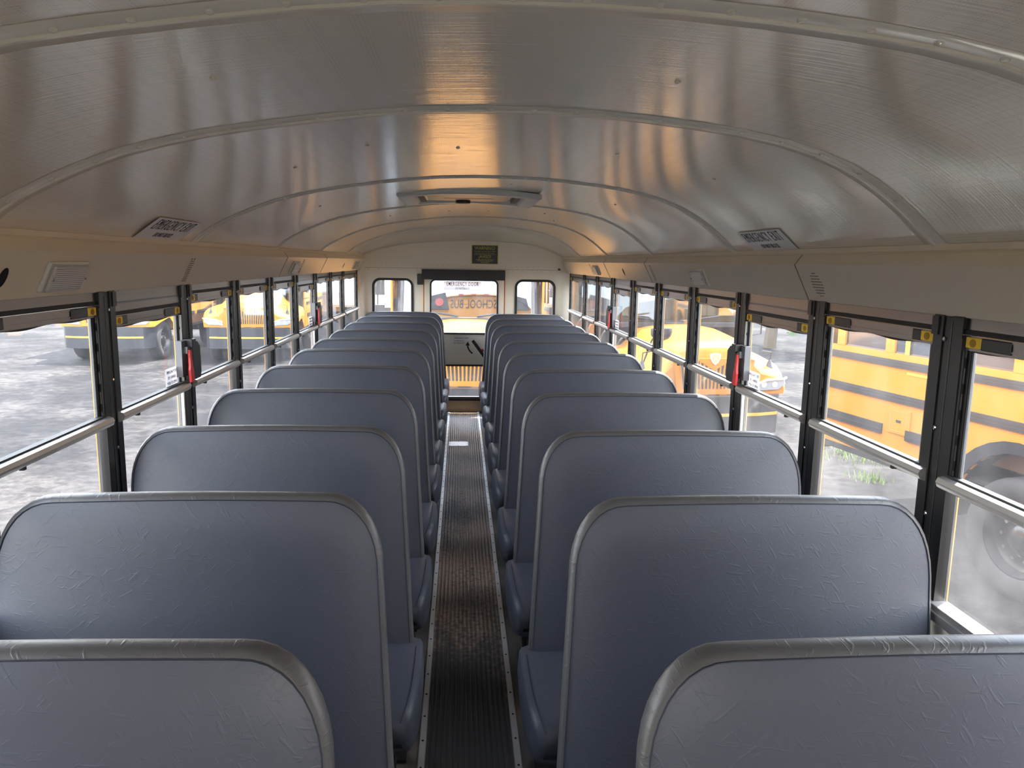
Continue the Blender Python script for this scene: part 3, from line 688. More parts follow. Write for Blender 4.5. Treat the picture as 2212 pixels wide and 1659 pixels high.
# exit stickers on the ceiling
for s, nm, y0, y1 in ((-1, 'left', 2.55, 2.95), (1, 'right', 2.51, 2.90)):
    za, zb = (1.742, 1.806)
    def xz(z):
        pr = PROF_R if s > 0 else PROF_L
        pts = [(abs(a), c) for a, c in pr]
        for (xa, z1_), (xb, z2_) in zip(pts, pts[1:]):
            if z2_ <= z <= z1_: return xa + (xb - xa) * (z1_ - z) / (z1_ - z2_)
    pa = Vector((s * xz(za), (y0 + y1) / 2, za)); pb = Vector((s * xz(zb), (y0 + y1) / 2, zb)); upv = (pb - pa).normalized(); xd = Vector((0, 1, 0)) if s < 0 else Vector((0, -1, 0))
    nrm = xd.cross(upv); c = (pa + pb) / 2 + nrm * .0045; h = (pb - pa).length / 2; w = (y1 - y0) / 2
    root = empty('exit_sign_sticker', c, label='white emergency exit sticker on the ceiling edge above the %s windows' % nm, cat='sticker')
    F = frame_mtx((0, 0, 0), xd, upv)
    mb = MB(); mb.mat(paper); mb.box((-w, -h, -.0006), (w, h, .0)); mb.v = [F @ v for v in mb.v]; mb.build('paper', root)
    text('lettering', 'EMERGENCY EXIT', h * 1.45, ink, root, F @ Matrix.Translation((0, h * .36, .0006)), 2 * w * .93 / (h * 1.45 * 10.6), .95, off=-.0010, sp=1.25)
    text('lettering', 'DO NOT BLOCK', h * .62, ink, root, F @ Matrix.Translation((0, -h * .58, .0006)), 2 * w * .45 / (h * .62 * 9.2), 1.0, off=-.0007, sp=1.05)

# small scratch and rivets on the left ceiling edge
# ================================================================== roof hatch
root = empty('roof_hatch', (0, 4.02, 2.010), label='pale plastic roof escape hatch in the ceiling', cat='roof hatch')
hm = mat('hatch plastic', (.74, .77, .75), .4); hm2 = mat('hatch panel', (.60, .52, .42), .4)
mb = MB(); mb.mat(hm)
def hring(w0, w1, y0_, y1_, z): return [Vector((w0, y0_, z)), Vector((w1, y0_, z)), Vector((w1, y1_, z)), Vector((w0, y1_, z))]
def sub(nx): return nx
def hloop(w, y0_, y1_, dz):
    pts = []
    n = 10
    for k in range(n + 1):
        x = -w + 2 * w * k / n; pts.append(Vector((x, y0_, -.022 * (x / .35) ** 2 + dz)))
    for k in range(n + 1):
        x = w - 2 * w * k / n; pts.append(Vector((x, y1_, -.022 * (x / .35) ** 2 + dz)))
    return pts
mb.loft([hloop(.345, -.31, .30, .012), hloop(.345, -.31, .30, -.009), hloop(.337, -.302, .292, -.014), hloop(.27, -.245, .245, -.014), hloop(.255, -.235, .235, .010)], caps=False)
mb.build('frame', root, smooth=True, angle=30)
mb = MB(); mb.mat(hm2); mb.loft([hloop(.255, -.24, .24, .012), hloop(.25, -.235, .235, .014)], caps=False)
top_ = [(x, y) for x, y in ((-.25, -.235), (.25, -.235), (.25, .235), (-.25, .235))]
mb.box((-.215, -.215, -.008), (.215, .215, .010)); mb.mat(dark_hole); mb.box((-.13, .02, -.0088), (.13, .032, -.0075)); mb.build('panel', root, bevel=.004)
mb = MB(); mb.mat(black); mb.tube([(-.03, .175, -.008), (-.03, .175, -.022), (-.03, .175, -.026)], [.04, .04, .02], 14); mb.build('knob', root)['label'] = 'black release knob'
for s in (-1, 1):
    mb = MB(); mb.mat(mat('hatch recess', (.20, .17, .14), .7)); mb.box((s * .24 - .014, -.19, -.018), (s * .24 + .014, .19, -.006)); mb.build('side_vent', root)

# ================================================================== seats
def seat_outline(xi, xo, side, n=9, zt=1.13, zb=.37, flare=.034):
    """closed loop (x, z); xi aisle edge |x| at the bottom, xo wall edge. side -1 left, +1 right"""
    rx, rz = .135, .185
    pts = []
    xi_t = xi + flare
    # from aisle bottom up, around the top, down the wall side
    for k in range(5): q = k / 5; pts.append((xi + flare * q, zb + (zt - rz - zb) * q))
    for k in range(n + 1):
        a = math.pi - math.pi / 2 * k / n; ca = abs(math.cos(a)) ** .92; sa = abs(math.sin(a)) ** .92; pts.append((xi_t + rx - rx * ca, zt - rz + rz * sa))
    for k in range(1, 9): q = k / 9; pts.append((xi_t + rx + (xo - rx - xi_t - rx) * q, zt + .004 * math.sin(q * math.pi)))
    for k in range(n + 1):
        a = math.pi / 2 - math.pi / 2 * k / n; ca = abs(math.cos(a)) ** .92; sa = abs(math.sin(a)) ** .92; pts.append((xo - rx + rx * ca, zt - rz + rz * sa))
    for k in range(1, 6): q = k / 5; pts.append((xo - .010 * q, zt - rz + (zb - zt + rz) * q))
    return pts
def inset(l, d):
    n = len(l); out = []
    for k in range(n):
        a = Vector(l[k - 1]); b_ = Vector(l[k]); c = Vector(l[(k + 1) % n]); e1 = (b_ - a).normalized(); e2 = (c - b_).normalized()
        nn_ = Vector((e1.y + e2.y, -(e1.x + e2.x))); nn_ = nn_.normalized() if nn_.length > 1e-6 else Vector((e1.y, -e1.x))
        kk = 1 / max(.55, nn_.dot(Vector((e1.y, -e1.x))))
        out.append((b_.x + nn_.x * d * kk, b_.y + nn_.y * d * kk))
    return out
RAKE = .165
def make_seat(side):
    root = empty('bus_seat', (0, 0, 0), cat='seat', group='blue-grey bench seats in rows')
    ol = seat_outline(.186, 1.105, side)
    def ring(l, y):
        return [Vector((side * x, y + (z - .43) * RAKE, z)) for x, z in l]
    mb = MB(); mb.mat(vinyl)
    # front upholstery panel, slightly pillowed
    i1 = inset(ol, .0115); i2 = inset(ol, .035); i3 = inset(ol, .08); i4 = inset(ol, .17)
    cx = .64; cz = .8
    def shrink(l, q): return [(cx + (x - cx) * q, cz + (z - cz) * q) for x, z in l]
    mb.loft([ring(i1, .0045), ring(i2, -.001), ring(i3, -.006), ring(shrink(i3, .7), -.009), ring(shrink(i3, .35), -.010), ring(shrink(i3, .03), -.010)], caps=False)
    n = len(ol); mb.add(ring(shrink(i3, .03), -.010), [tuple(range(n))])
    # side border band
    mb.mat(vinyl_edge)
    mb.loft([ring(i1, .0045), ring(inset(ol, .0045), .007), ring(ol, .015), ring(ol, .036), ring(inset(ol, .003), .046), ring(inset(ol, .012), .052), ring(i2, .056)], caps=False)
    mb.mat(vinyl)
    mb.loft([ring(i2, .056), ring(i3, .060), ring(shrink(i3, .5), .062), ring(shrink(i3, .03), .062)], caps=False); mb.add(ring(shrink(i3, .03), .062), [tuple(range(n))])
    bk = mb.build('backrest', root, smooth=True, angle=70); bk['label'] = 'upholstered backrest'
    mb = MB(); mb.mat(thread); mb.tube(ring(i1, .0030), .0014, 5, closed=True); mb.build('seam', bk, smooth=True)
    # cushion
    mb = MB(); mb.mat(vinyl); a, b_ = .152, 1.10
    st = []
    def crow(yy, z0, z1, ins, crown=.0):
        xs0, xs1 = a + ins, b_ - .01
        r_ = .022
        return [Vector((side * xs0, yy, z0 + r_)), Vector((side * (xs0 + .004), yy, z1 - r_)), Vector((side * (xs0 + .012), yy, z1 - r_ * .35)), Vector((side * (xs0 + .035), yy, z1)),
                Vector((side * (xs0 + .25), yy, z1 + crown)), Vector((side * (xs0 + .6), yy, z1 + crown)), Vector((side * (xs1 - .03), yy, z1)), Vector((side * xs1, yy, z1 - r_)),
                Vector((side * xs1, yy, z0 + r_)), Vector((side * (xs1 - .02), yy, z0)), Vector((side * (xs0 + .03), yy, z0)), Vector((side * (xs0 + .008), yy, z0 + .008))]
    rows = [(.05, .31, .425, .004, .002), (-.02, .30, .430, .002, .006), (-.12, .295, .433, .000, .012), (-.22, .29, .433, .001, .014), (-.29, .285, .430, .004, .012), (-.335, .283, .422, .010, .008), (-.362, .285, .408, .018, .004), (-.378, .290, .388, .026, .002), (-.386, .300, .365, .034, 0), (-.384, .305, .335, .038, 0)]
    mb.loft([crow(*r_) for r_ in rows])
    cu = mb.build('cushion', root, smooth=True, angle=80); cu['label'] = 'seat cushion'
    mb = MB(); mb.mat(thread)
    pth = [crow(*r_)[3] + Vector((-side * .010, 0, -.001)) for r_ in rows[1:8]]; mb.tube(pth, .0014, 5); mb.build('seam', cu)
    mb = MB(); mb.mat(leg_m); mb.box((min(side * .20, side * 1.10), -.33, .262), (max(side * .20, side * 1.10), -.295, .292)); mb.box((min(side * .20, side * 1.10), .0, .262), (max(side * .20, side * 1.10), .035, .305)); mb.box((min(side * .215, side * .24), -.33, .262), (max(side * .215, side * .24), .03, .285)); mb.build('seat_frame', root)
    for yy in (-.30, .02):
        mb = MB(); mb.mat(leg_m); mb.tube([(side * .235, yy, .27), (side * .245, yy, .03)], .016, 8); mb.box((side * .245 - .03, yy - .03, 0), (side * .245 + .03, yy + .03, .012)); mb.build('leg', root)
    return root
YL = [1.065, 1.783, 2.520, 3.255, 4.004, 4.750, 5.400, 6.112, 6.860, 7.600, 8.288]
YRr = [1.033, 1.736, 2.452, 3.190, 3.900, 4.636, 5.320, 6.009, 6.710, 7.426, 8.098]
which = ['nearest the camera', 'second from the camera', 'third from the camera', 'fourth from the camera', 'fifth from the camera', 'sixth from the camera', 'sixth before last', 'fifth before last', 'third before last', 'last but one', 'last, against the rear wall']
rowname = ['front row, nearest the camera', 'second row from the camera', 'third row from the camera', 'fourth row from the camera', 'fifth row from the camera', 'sixth row from the camera', 'seventh row from the camera', 'eighth row from the camera', 'ninth row from the camera', 'tenth row, last but one', 'last row by the rear wall']
for side, nm, YY in ((-1, 'left', YL), (1, 'right', YRr)):
    proto = make_seat(side)
    for k, yt in enumerate(YY):
        o = proto if k == 0 else copy_tree(proto)
        o.location = (0, yt - .160, 0)
        if k in (3, 7): o.rotation_euler = (0, 0, side * .004)
        o['label'] = 'blue-grey vinyl bench seat on the %s of the aisle, %s' % (nm, rowname[k])

# ================================================================== front of the bus behind the camera
mb = MB(); wall_with_holes(mb, [(-1.17, 0), (1.17, 0), (1.17, 1.74)] + [(x, z) for x, z in PROF][::-1] + [(-1.17, 1.74)], [rrect(-.8, .8, 1.05, 1.55, .08)], YF - .05, YF, cream)  # unseen end wall; opening kept small to cut light on the near seats
tag(mb.build('wall_front'), 'front end of the bus behind the camera, its windscreen opening narrowed to cut light', 'wall', kind='structure')

# ================================================================== OUTSIDE: ground
gm = mat('worn asphalt', (.17, .165, .165), .95, spec=.15)
t, b = tree_of(gm); co = t.nodes.new('ShaderNodeTexCoord'); L = t.links.new
def gnoise(sc, lo, hi, c0, c1, det=8, rg=.6):
    n = t.nodes.new('ShaderNodeTexNoise'); n.inputs['Scale'].default_value = sc; n.inputs['Detail'].default_value = det; n.inputs['Roughness'].default_value = rg; L(co.outputs['Object'], n.inputs[0])
    r = t.nodes.new('ShaderNodeValToRGB'); L(n.outputs[0], r.inputs[0]); r.color_ramp.elements[0].position = lo; r.color_ramp.elements[1].position = hi
    r.color_ramp.elements[0].color = (*c0, 1); r.color_ramp.elements[1].color = (*c1, 1); return n, r
GLO, GHI = (.010, .0088, .0095), (.036, .0315, .030)
_, ga = gnoise(.40, .44, .57, GLO, GHI, 10, .68)
n2, gb = gnoise(7, .40, .60, (.42, .42, .43), (1.3, 1.3, 1.28), 10, .7)
_, gc = gnoise(22, .64, .70, (1, 1, 1), (3.0, 2.9, 2.8), 3)
mg = t.nodes.new('ShaderNodeMixRGB'); mg.blend_type = 'MULTIPLY'; mg.inputs[0].default_value = 1; L(ga.outputs[0], mg.inputs[1]); L(gb.outputs[0], mg.inputs[2])
mh = t.nodes.new('ShaderNodeMixRGB'); mh.blend_type = 'MULTIPLY'; mh.inputs[0].default_value = 1; L(mg.outputs[0], mh.inputs[1]); L(gc.outputs[0], mh.inputs[2]); L(mh.outputs[0], b.inputs['Base Color'])
bp = t.nodes.new('ShaderNodeBump'); bp.inputs['Strength'].default_value = .6; bp.inputs['Distance'].default_value = .03; L(n2.outputs[0], bp.inputs['Height']); L(bp.outputs[0], b.inputs['Normal'])
mb = MB(); mb.mat(gm); mb.box((-70, -40, GZ - .2), (60, 90, GZ))
tag(mb.build('ground'), 'worn grey asphalt and gravel yard around the buses', 'ground', kind='structure')

# ------------------------------------------------------------------ parked school buses
def wheel(parent, x, y, side):
    """side -1: outer face toward -x"""
    mb = MB(); mb.mat(tyre_m); n = 32; prof = [(.31, .12), (.33, .145), (.43, .15), (.485, .13), (.50, .09), (.50, -.09), (.485, -.13), (.40, -.14), (.31, -.12)]
    rings = []
    for k in range(n):
        a = 2 * math.pi * k / n; rings.append([Vector((x + side * w_, y + r_ * math.cos(a), .5 + r_ * math.sin(a))) for r_, w_ in prof])
    mb.loft(rings, closed=True, caps=False); ty = mb.build('tyre', parent, smooth=True, angle=60); ty['label'] = 'black tyre'
    mb = MB(); mb.mat(rim_m); rings = []
    for r_, w_ in [(.315, .125), (.30, .13), (.27, .05), (.20, .03), (.15, .04), (.11, .10), (.06, .125), (.01, .125)]:
        rings.append([Vector((x + side * w_, y + r_ * math.cos(2 * math.pi * k / 24), .5 + r_ * math.sin(2 * math.pi * k / 24))) for k in range(24)])
    mb.loft(rings, caps=False); mb.mat(chrome)
    for k in range(10):
        a = 2 * math.pi * k / 10; c = Vector((x + side * .045, y + .18 * math.cos(a), .5 + .18 * math.sin(a))); mb.tube([c, c + Vector((side * .035, 0, 0))], .017, 6)
    mb.build('rim', ty, smooth=True, angle=40)
g_mirror2 = mat('dimmed reflection windscreen glass', (.06, .075, .09), .02, 1.0)  # mirror colour darkened so these windscreens reflect the sky dimmer
def school_bus(loc, rz, length, label, screen=g_mirror2):
    root = empty('school_bus', loc, rz, label=label, cat='school bus', group='parked yellow school buses')
    Lb = length
    # hood with fenders
    mb = MB(); mb.mat(bus_y)
    def sec(y, w, zt, zf, zb):
        half = [(w, zb), (w + .01, zf - .16), (w - .03, zf - .05), (w - .14, zf), (w - .34, zf + .05), (w - .46, zf + .16), (w - .52, zt - .10), (w - .60, zt - .03), (w - .76, zt), (.25, zt + .025), (0, zt + .03)]
        return [Vector((x, y, z)) for x, z in half] + [Vector((-x, y, z)) for x, z in half[::-1][1:]]
    mb.loft([sec(.02, 1.04, 1.44, 1.13, .90), sec(.05, 1.07, 1.51, 1.16, .90), sec(.18, 1.11, 1.57, 1.22, .90), sec(.45, 1.17, 1.62, 1.30, 1.0), sec(.95, 1.19, 1.67, 1.36, 1.08), sec(1.45, 1.19, 1.72, 1.38, .75)], caps=True, ring_closed=False)
    hood = mb.build('hood', root, smooth=True, angle=35)
    # grille
    mb = MB(); mb.mat(mat('grille dark', (.055, .05, .06), .6)); g = []
    gw_t, gw_b = .50, .44
    mb.prism([(-gw_b, .975), (gw_b, .975), (gw_t, 1.36), (.22, 1.38), (.0, 1.25), (-.22, 1.38), (-gw_t, 1.36)], .002, .03)
    gr_ = mb.build('grille', root)
    mb = MB(); mb.mat(bus_y)
    nb = 17
    for q in range(nb + 1):
        f = -1 + 2 * q / nb; x0_ = f * gw_b; x1_ = f * gw_t; zt = 1.375 if abs(x1_) > .22 else 1.25 + abs(x1_) * .59
        hb = .016 if q not in (8, 9) else .020
        mb.prism([(x0_ - hb * .6, .97), (x0_ + hb * .6, .97), (x1_ + hb * .7, zt), (x1_ - hb * .7, zt)], -.02, .01)
    mb.box((-.53, -.03, .915), (.53, .02, .985)); mb.prism([(-.58, 1.36), (-.5, 1.40), (.5, 1.40), (.58, 1.36), (.52, 1.34), (.22, 1.365), (.0, 1.235), (-.22, 1.365), (-.52, 1.34)], -.02, .02)
    for s in (-1, 1): mb.prism([(s * .44, .93), (s * .52, .93), (s * .575, 1.38), (s * .50, 1.38)], -.02, .02); mb.tube([(s * .14, -.025, .915), (s * .14, .0, .915)], .055, 12)
    mb.build('grille_bars', gr_)
    # emblem
    mb = MB(); mb.mat(white_pl)
    sh = lambda q, zc=1.40: [(x * q, zc + z * q) for x, z in ((-.075, .055), (-.05, .068), (0, .072), (.05, .068), (.075, .055), (.07, 0), (.04, -.055), (0, -.085), (-.04, -.055), (-.07, 0))]
    mb.prism(sh(1.0), -.035, -.02); mb.mat(mat('emblem amber', (.55, .33, .16), .35)); mb.prism(sh(.80), -.038, -.03); mb.mat(white_pl)
    for a_, c_ in (((-.022, 1.375), (.022, 1.425)), ((.022, 1.375), (-.022, 1.425))): mb.tube([(a_[0], -.039, a_[1]), (c_[0], -.039, c_[1])], .004, 5)
    mb.build('emblem', root)
    # headlamps, bumper
    for s in (-1, 1):
        mb = MB(); mb.mat(head_m)
        mb.prism([(s * .60, .945), (s * .96, .965), (s * 1.06, 1.04), (s * 1.04, 1.10), (s * .78, 1.09), (s * .62, 1.02)], .0, .06)
        hl = mb.build('headlamp', root, bevel=.008)
        mb = MB(); mb.mat(mat('lamp chrome', (.78, .80, .82), .25, .3)); pth = [(s * .61, -.004, 1.03), (s * .78, -.006, 1.098), (s * 1.04, -.004, 1.112), (s * 1.09, .05, 1.12)]; mb.tube(pth, .018, 6)
        for cx_ in (.74, .90): mb.tube([(s * cx_, -.002, 1.035), (s * cx_, -.006, 1.035)], .040, 14)
        mb.build('lamp_trim', hl)
        # fender mirrors
        mb = MB(); mb.mat(bumper_m); c = Vector((s * .93, .24, 1.17)); mb.tube([c, c + Vector((0, 0, .04)), c + Vector((0, 0, .09)), c + Vector((0, 0, .14)), c + Vector((0, 0, .18))], [.085, .075, .045, .03, .01], 10)
        mb.tube([c + Vector((0, 0, .16)), c + Vector((0, -.02, .28)), c + Vector((-s * .12, .0, .30))], .010, 5)
        mb.build('fender_mirror', root, smooth=True)
        mb = MB(); mb.mat(black); c = Vector((s * 1.36, 1.35, 0)); mb.tube([(s * 1.1, 1.5, 2.62), (s * 1.38, 1.38, 2.60), (s * 1.38, 1.38, 1.60), (s * 1.12, 1.5, 1.55)], .012, 6)
        mb.box((c.x - .09, 1.30, 2.10), (c.x + .09, 1.37, 2.38)); mb.box((c.x - .09, 1.30, 1.78), (c.x + .09, 1.37, 1.95)); mb.build('side_mirror', root, bevel=.02)
    mb = MB(); mb.mat(bumper_m)
    fr_ = [(-1.06, .34), (-1.03, .10), (-.92, -.07), (-.6, -.15), (0, -.17), (.6, -.15), (.92, -.07), (1.03, .10), (1.06, .34)]
    mb.loft([[Vector((x, y, z)) for x, y in fr_] + [Vector((x * .9, .35, z)) for x, y in fr_[::-1]] for z in (.38, .60, .905)])
    mb.build('bumper', root, smooth=True, angle=35)
    mb = MB(); mb.mat(orange_m); mb.loft([[Vector((x * 1.0, y - .008, z)) for x, y in fr_[2:7]] + [Vector((x * 1.0, y + .004, z)) for x, y in fr_[2:7][::-1]] for z in (.635, .675)]); mb.build('bumper_stripe', root)
    # cowl and windscreen
    mb = MB(); mb.mat(bumper_m); mb.box((-1.12, 1.40, 1.70), (1.12, 1.62, 1.76)); 
    for s in (-1, 1): mb.tube([(s * .15, 1.52, 1.78), (s * .75, 1.53, 1.86)], .012, 5)
    mb.build('cowl', root)
    tl_ = math.tan(R(8.7)); zb, zt = 1.76, 2.68; y_b = 1.56; y_t = y_b + (zt - zb) * tl_
    mb = MB(); mb.mat(screen); mb.add([(-1.02, y_b, zb), (1.02, y_b, zb), (1.02, y_t, zt), (-1.02, y_t, zt), (-1.02, y_b + .01, zb), (1.02, y_b + .01, zb), (1.02, y_t + .01, zt), (-1.02, y_t + .01, zt)], [(0, 1, 2, 3), (4, 7, 6, 5), (0, 4, 5, 1), (3, 2, 6, 7), (0, 3, 7, 4), (1, 5, 6, 2)]); mb.build('windscreen', root)
    mb = MB(); mb.mat(bumper_m)
    for s in (-1, 1): mb.tube([(s * 1.06, y_b + .01, zb), (s * 1.04, y_t + .01, zt + .02)], .055, 8)
    mb.build('windscreen_post', root)
    # body side
    for s in (-1, 1):
        nmx = 'side_body'
        mb = MB(); mb.mat(bus_y); X = s * 1.2; arch = 8.5 if Lb > 9 else Lb - 2.5; ra = .62
        # lower side polygon with wheel arch cut
        arc = [(arch + ra * math.cos(a), .5 + .70 * math.sin(a)) for a in [math.pi * q / 14 for q in range(15)] if .5 + .70 * math.sin(a) > .80]
        poly = [(1.5, .80)] + [p for p in arc[::-1]] + [(Lb, .80), (Lb, 1.80), (1.5, 1.80)]
        poly[1] = (poly[1][0], .80) if False else poly[1]
        mb.prism(poly, min(X, X - s * .03), max(X, X - s * .03), 'x')
        mb.build(nmx, root)
        mb = MB(); mb.mat(bus_b)
        for z0_, h_ in ((1.705, .070), (1.375, .080)):
            mb.box((min(X, X + s * .018), 1.9, z0_), (max(X, X + s * .018), Lb - .05, z0_ + h_))
            mb.box((min(X, X + s * .024), 1.9, z0_ + h_ * .28), (max(X, X + s * .024), Lb - .05, z0_ + h_ * .42)); mb.box((min(X, X + s * .024), 1.9, z0_ + h_ * .62), (max(X, X + s * .024), Lb - .05, z0_ + h_ * .76))
        for y0_, y1_ in ((1.9, arch - 1.75), (arch + 1.32 - .28, arch + 1.32 - .04) if False else (arch - 1.5, arch - .72), (arch + .72, arch + 1.19), (arch + 1.50, Lb - .1)):
            if y1_ > y0_: mb.box((min(X, X + s * .02), y0_, 1.04), (max(X, X + s * .02), y1_, 1.14)); mb.box((min(X, X + s * .026), y0_, 1.07), (max(X, X + s * .026), y1_, 1.085))
        mb.box((min(X, X - s * .03), 1.6, .74), (max(X, X - s * .03), arch - .6, .80)); mb.box((min(X, X - s * .03), arch + .6, .74), (max(X, X - s * .03), Lb, .80))
        mb.build('rub_rail', root)['label'] = 'black rub rails'
        # window band: posts + glass + upper side
        mb = MB(); mb.mat(bus_y)
        y = 2.3; mb.box((min(X, X - s * .03), 1.5, 2.38), (max(X, X - s * .03), Lb, 2.62)); mb.box((min(X, X - s * .03), 1.5, 1.80), (max(X, X - s * .03), Lb, 1.835))
        while y < Lb - .2:
            mb.box((min(X, X - s * .03), y - .06, 1.83), (max(X, X - s * .03), y + .06, 2.40)); y += .70
        mb.box((min(X, X - s * .03), 1.5, 1.80), (max(X, X - s * .03), 1.62, 2.5)); mb.box((min(X, X - s * .03), Lb - .12, 1.80), (max(X, X - s * .03), Lb, 2.5))
        mb.build('window_band', root)
        y = 2.3
        spans = [(1.62, 2.24)]
        while y < Lb - .8: spans.append((y + .06, y + .64)); y += .70
        for a_, c_ in spans:
            mb = MB(); mb.mat(g_dark); mb.box((min(X - s * .02, X - s * .025), a_, 1.835), (max(X - s * .02, X - s * .025), c_, 2.38)); pn = mb.build('side_window', root)
            mb = MB(); mb.mat(alum); mb.box((min(X - s * .012, X - s * .02), a_, 1.835), (max(X - s * .012, X - s * .02), c_, 1.85)); mb.box((min(X - s * .012, X - s * .02), a_, 2.09), (max(X - s * .012, X - s * .02), c_, 2.105)); mb.build('sash_bar', pn)
        mb = MB(); mb.mat(bumper_m)
        rg = [[Vector((X + s * (.030 if w_ else .012), arch + (ra + w_) * math.cos(math.pi * q / 16), .5 + (.70 + w_) * math.sin(math.pi * q / 16))) for q in range(17)] for w_ in (0, .10)]
        for q in range(16): mb.add([rg[0][q], rg[0][q + 1], rg[1][q + 1], rg[1][q], rg[0][q] - Vector((s * .35, 0, 0)), rg[0][q + 1] - Vector((s * .35, 0, 0))], [(0, 1, 2, 3), (0, 4, 5, 1)])
        mb.box((min(s * .60, s * .63), arch - ra, .55), (max(s * .60, s * .63), arch + ra, 1.19))
        for q in range(16): mb.add([rg[0][q], rg[0][q + 1], rg[0][q + 1] - Vector((s * .6, 0, 0)), rg[0][q] - Vector((s * .6, 0, 0))], [(0, 1, 2, 3)])
        mb.build('wheel_arch', root, smooth=True, angle=50)
        wheel(root, s * .92, .95, s); wheel(root, s * 1.02, arch, s)
    # roof and ends
    mb = MB(); mb.mat(bus_y); rp_ = [(-1.2, 2.6), (-1.18, 2.72), (-1.05, 2.86), (-.8, 2.96), (-.4, 3.02), (0, 3.04), (.4, 3.02), (.8, 2.96), (1.05, 2.86), (1.18, 2.72), (1.2, 2.6)]
    mb.loft([[Vector((x * .95, 1.60, 2.6 + (z - 2.6) * .75)) for x, z in rp_], [Vector((x, 1.85, z)) for x, z in rp_], [Vector((x, Lb, z)) for x, z in rp_]], caps=True); mb.build('roof', root, smooth=True, angle=40)
    mb = MB(); mb.mat(bus_y); mb.box((-1.17, Lb - .04, .80), (1.17, Lb, 2.62)); mb.build('rear_panel', root)
    mb = MB(); mb.mat(rubber); mb.box((-.95, Lb, 1.75), (.95, Lb + .01, 2.35)); mb.box((-1.15, Lb, .66), (1.15, Lb + .10, .80)); mb.build('rear_bumper', root)
    mb = MB(); mb.mat(mat('underbody', (.02, .02, .022), .8)); mb.box((-.42, .3, .55), (.42, Lb - .1, .86)); mb.box((-1.12, 1.55, .84), (1.12, Lb - .1, .88)); mb.box((-.9, .3, .5), (.9, 1.5, 1.0)); mb.mat(mat('cabin interior', (.10, .06, .045), .8)); mb.box((-1.0, 2.4, 1.0), (1.0, Lb - .3, 1.95)); mb.build('chassis', root)
    return root
def yaw_back(bx, by): return math.atan2(-bx, by)      # local +y maps onto (bx, by)
a_ = R(10.8)
A = school_bus((7.118, -2.623, GZ), a_, 11.0, 'long yellow school bus parked broadside outside the nearest right windows')
# details on bus A's near side (faces -x)
mb = MB(); mb.mat(bus_y); mb.box((-1.212, 9.65, 1.08), (-1.2, 9.93, 1.32)); mb.mat(mat('panel gap', (.35, .17, .03), .6)); 
for q in ((9.68, 9.69, 1.10, 1.30), (9.89, 9.90, 1.10, 1.30), (9.68, 9.90, 1.10, 1.108), (9.68, 9.90, 1.292, 1.30)): mb.box((-1.214, q[0], q[2]), (-1.211, q[1], q[3]))
mb.mat(bus_b); mb.box((-1.216, 9.76, 1.19), (-1.211, 9.82, 1.215)); fd = mb.build('fuel_door', A)
mb = MB(); mb.mat(yel_refl); mb.box((-1.206, 9.05, 1.655), (-1.2, 9.75, 1.675)); mb.box((-1.206, 9.75, 1.84), (-1.2, 9.80, 2.4)); mb.build('reflective_tape', A)['label'] = 'bright yellow reflective tape'
B = school_bus((3.36, 9.90, GZ), R(6.0), 5.8, 'yellow school bus with shield emblem facing us outside the right middle windows')
mb = MB(); mb.mat(bumper_m); rg_ = []
for q, rr in ((0, .02), (.03, .10), (.07, .14), (.12, .15), (.17, .145), (.185, .01)): rg_.append([Vector((-.72 + rr * math.cos(2 * math.pi * k / 18), .12 + rr * .6 * math.sin(2 * math.pi * k / 18), 1.62 + q)) for k in range(18)])
mb.loft(rg_); mb.tube([(-.72, .14, 1.78), (-.80, .25, 1.62), (-.92, .30, 1.22)], .012, 6); mb.build('crossview_mirror', B, smooth=True)
D = school_bus((.02, 10.45, GZ), -R(1.83), 4.4, 'yellow school bus parked close behind, seen through the emergency door', g_mirror)
L1 = school_bus((-8.72, 19.2, GZ), R(0), 7.0, 'yellow school bus with stop sign, outside the nearest left windows')
L3 = school_bus((-5.35, 19.4, GZ), R(4.0), 6.0, 'yellow school bus facing us outside the left middle windows')
# stop sign on L1
mb = MB(); mb.mat(white_pl); X = 1.26
oc = lambda r_: [(2.75 + r_ * math.cos(R(22.5 + 45 * k)), 1.92 + r_ * math.sin(R(22.5 + 45 * k))) for k in range(8)]
mb.prism(oc(.25), X - .01, X, 'x'); mb.mat(stop_m); mb.prism(oc(.225), X, X + .006, 'x'); ss = mb.build('stop_sign', L1); ss['label'] = 'red octagonal stop sign'
text('lettering', 'STOP', .19, white_pl, ss, frame_mtx((X + .008, 2.75, 1.92), (0, 1, 0), (0, 0, 1)), .7, 1.15, off=.003)
mb = MB(); mb.mat(bus_b); mb.box((1.2, 2.2, 1.70), (1.25, 2.55, 2.14)); mb.build('sign_bracket', L1)
text('lettering', '73', .22, ink, L1, frame_mtx((1.203, 3.75, 2.0), (0, 1, 0), (0, 0, 1)), .6, 1.0)

# ------------------------------------------------------------------ trailer, trees, grass
root = empty('box_trailer', (-3.15, 26.0, GZ), label='white box trailer behind the buses on the left', cat='trailer')
mb = MB(); mb.mat(tw_m); mb.box((-1.25, 0, 1.1), (1.25, 9, 4.0)); mb.build('box', root)
mb = MB(); mb.mat(alum_b); mb.box((-1.28, -.03, 1.04), (1.28, .0, 1.12)); mb.box((-1.27, -.02, 1.1), (-1.2, 0, 4.0)); mb.box((1.2, -.02, 1.1), (1.27, 0, 4.0)); mb.build('edge_trim', root)
mb = MB(); mb.mat(bus_b); mb.box((-1.1, .1, .5), (1.1, 8.8, 1.04)); mb.build('chassis', root)
for y in (1.2, 2.4):
    for s in (-1, 1): wheel(root, s * .95, y, s)
mb = MB(); mb.mat(mat('red marker', (.6, .05, .05), .4))
for z in (1.9, 2.2): mb.box((-.95, -.012, z), (-.85, 0, z + .12))
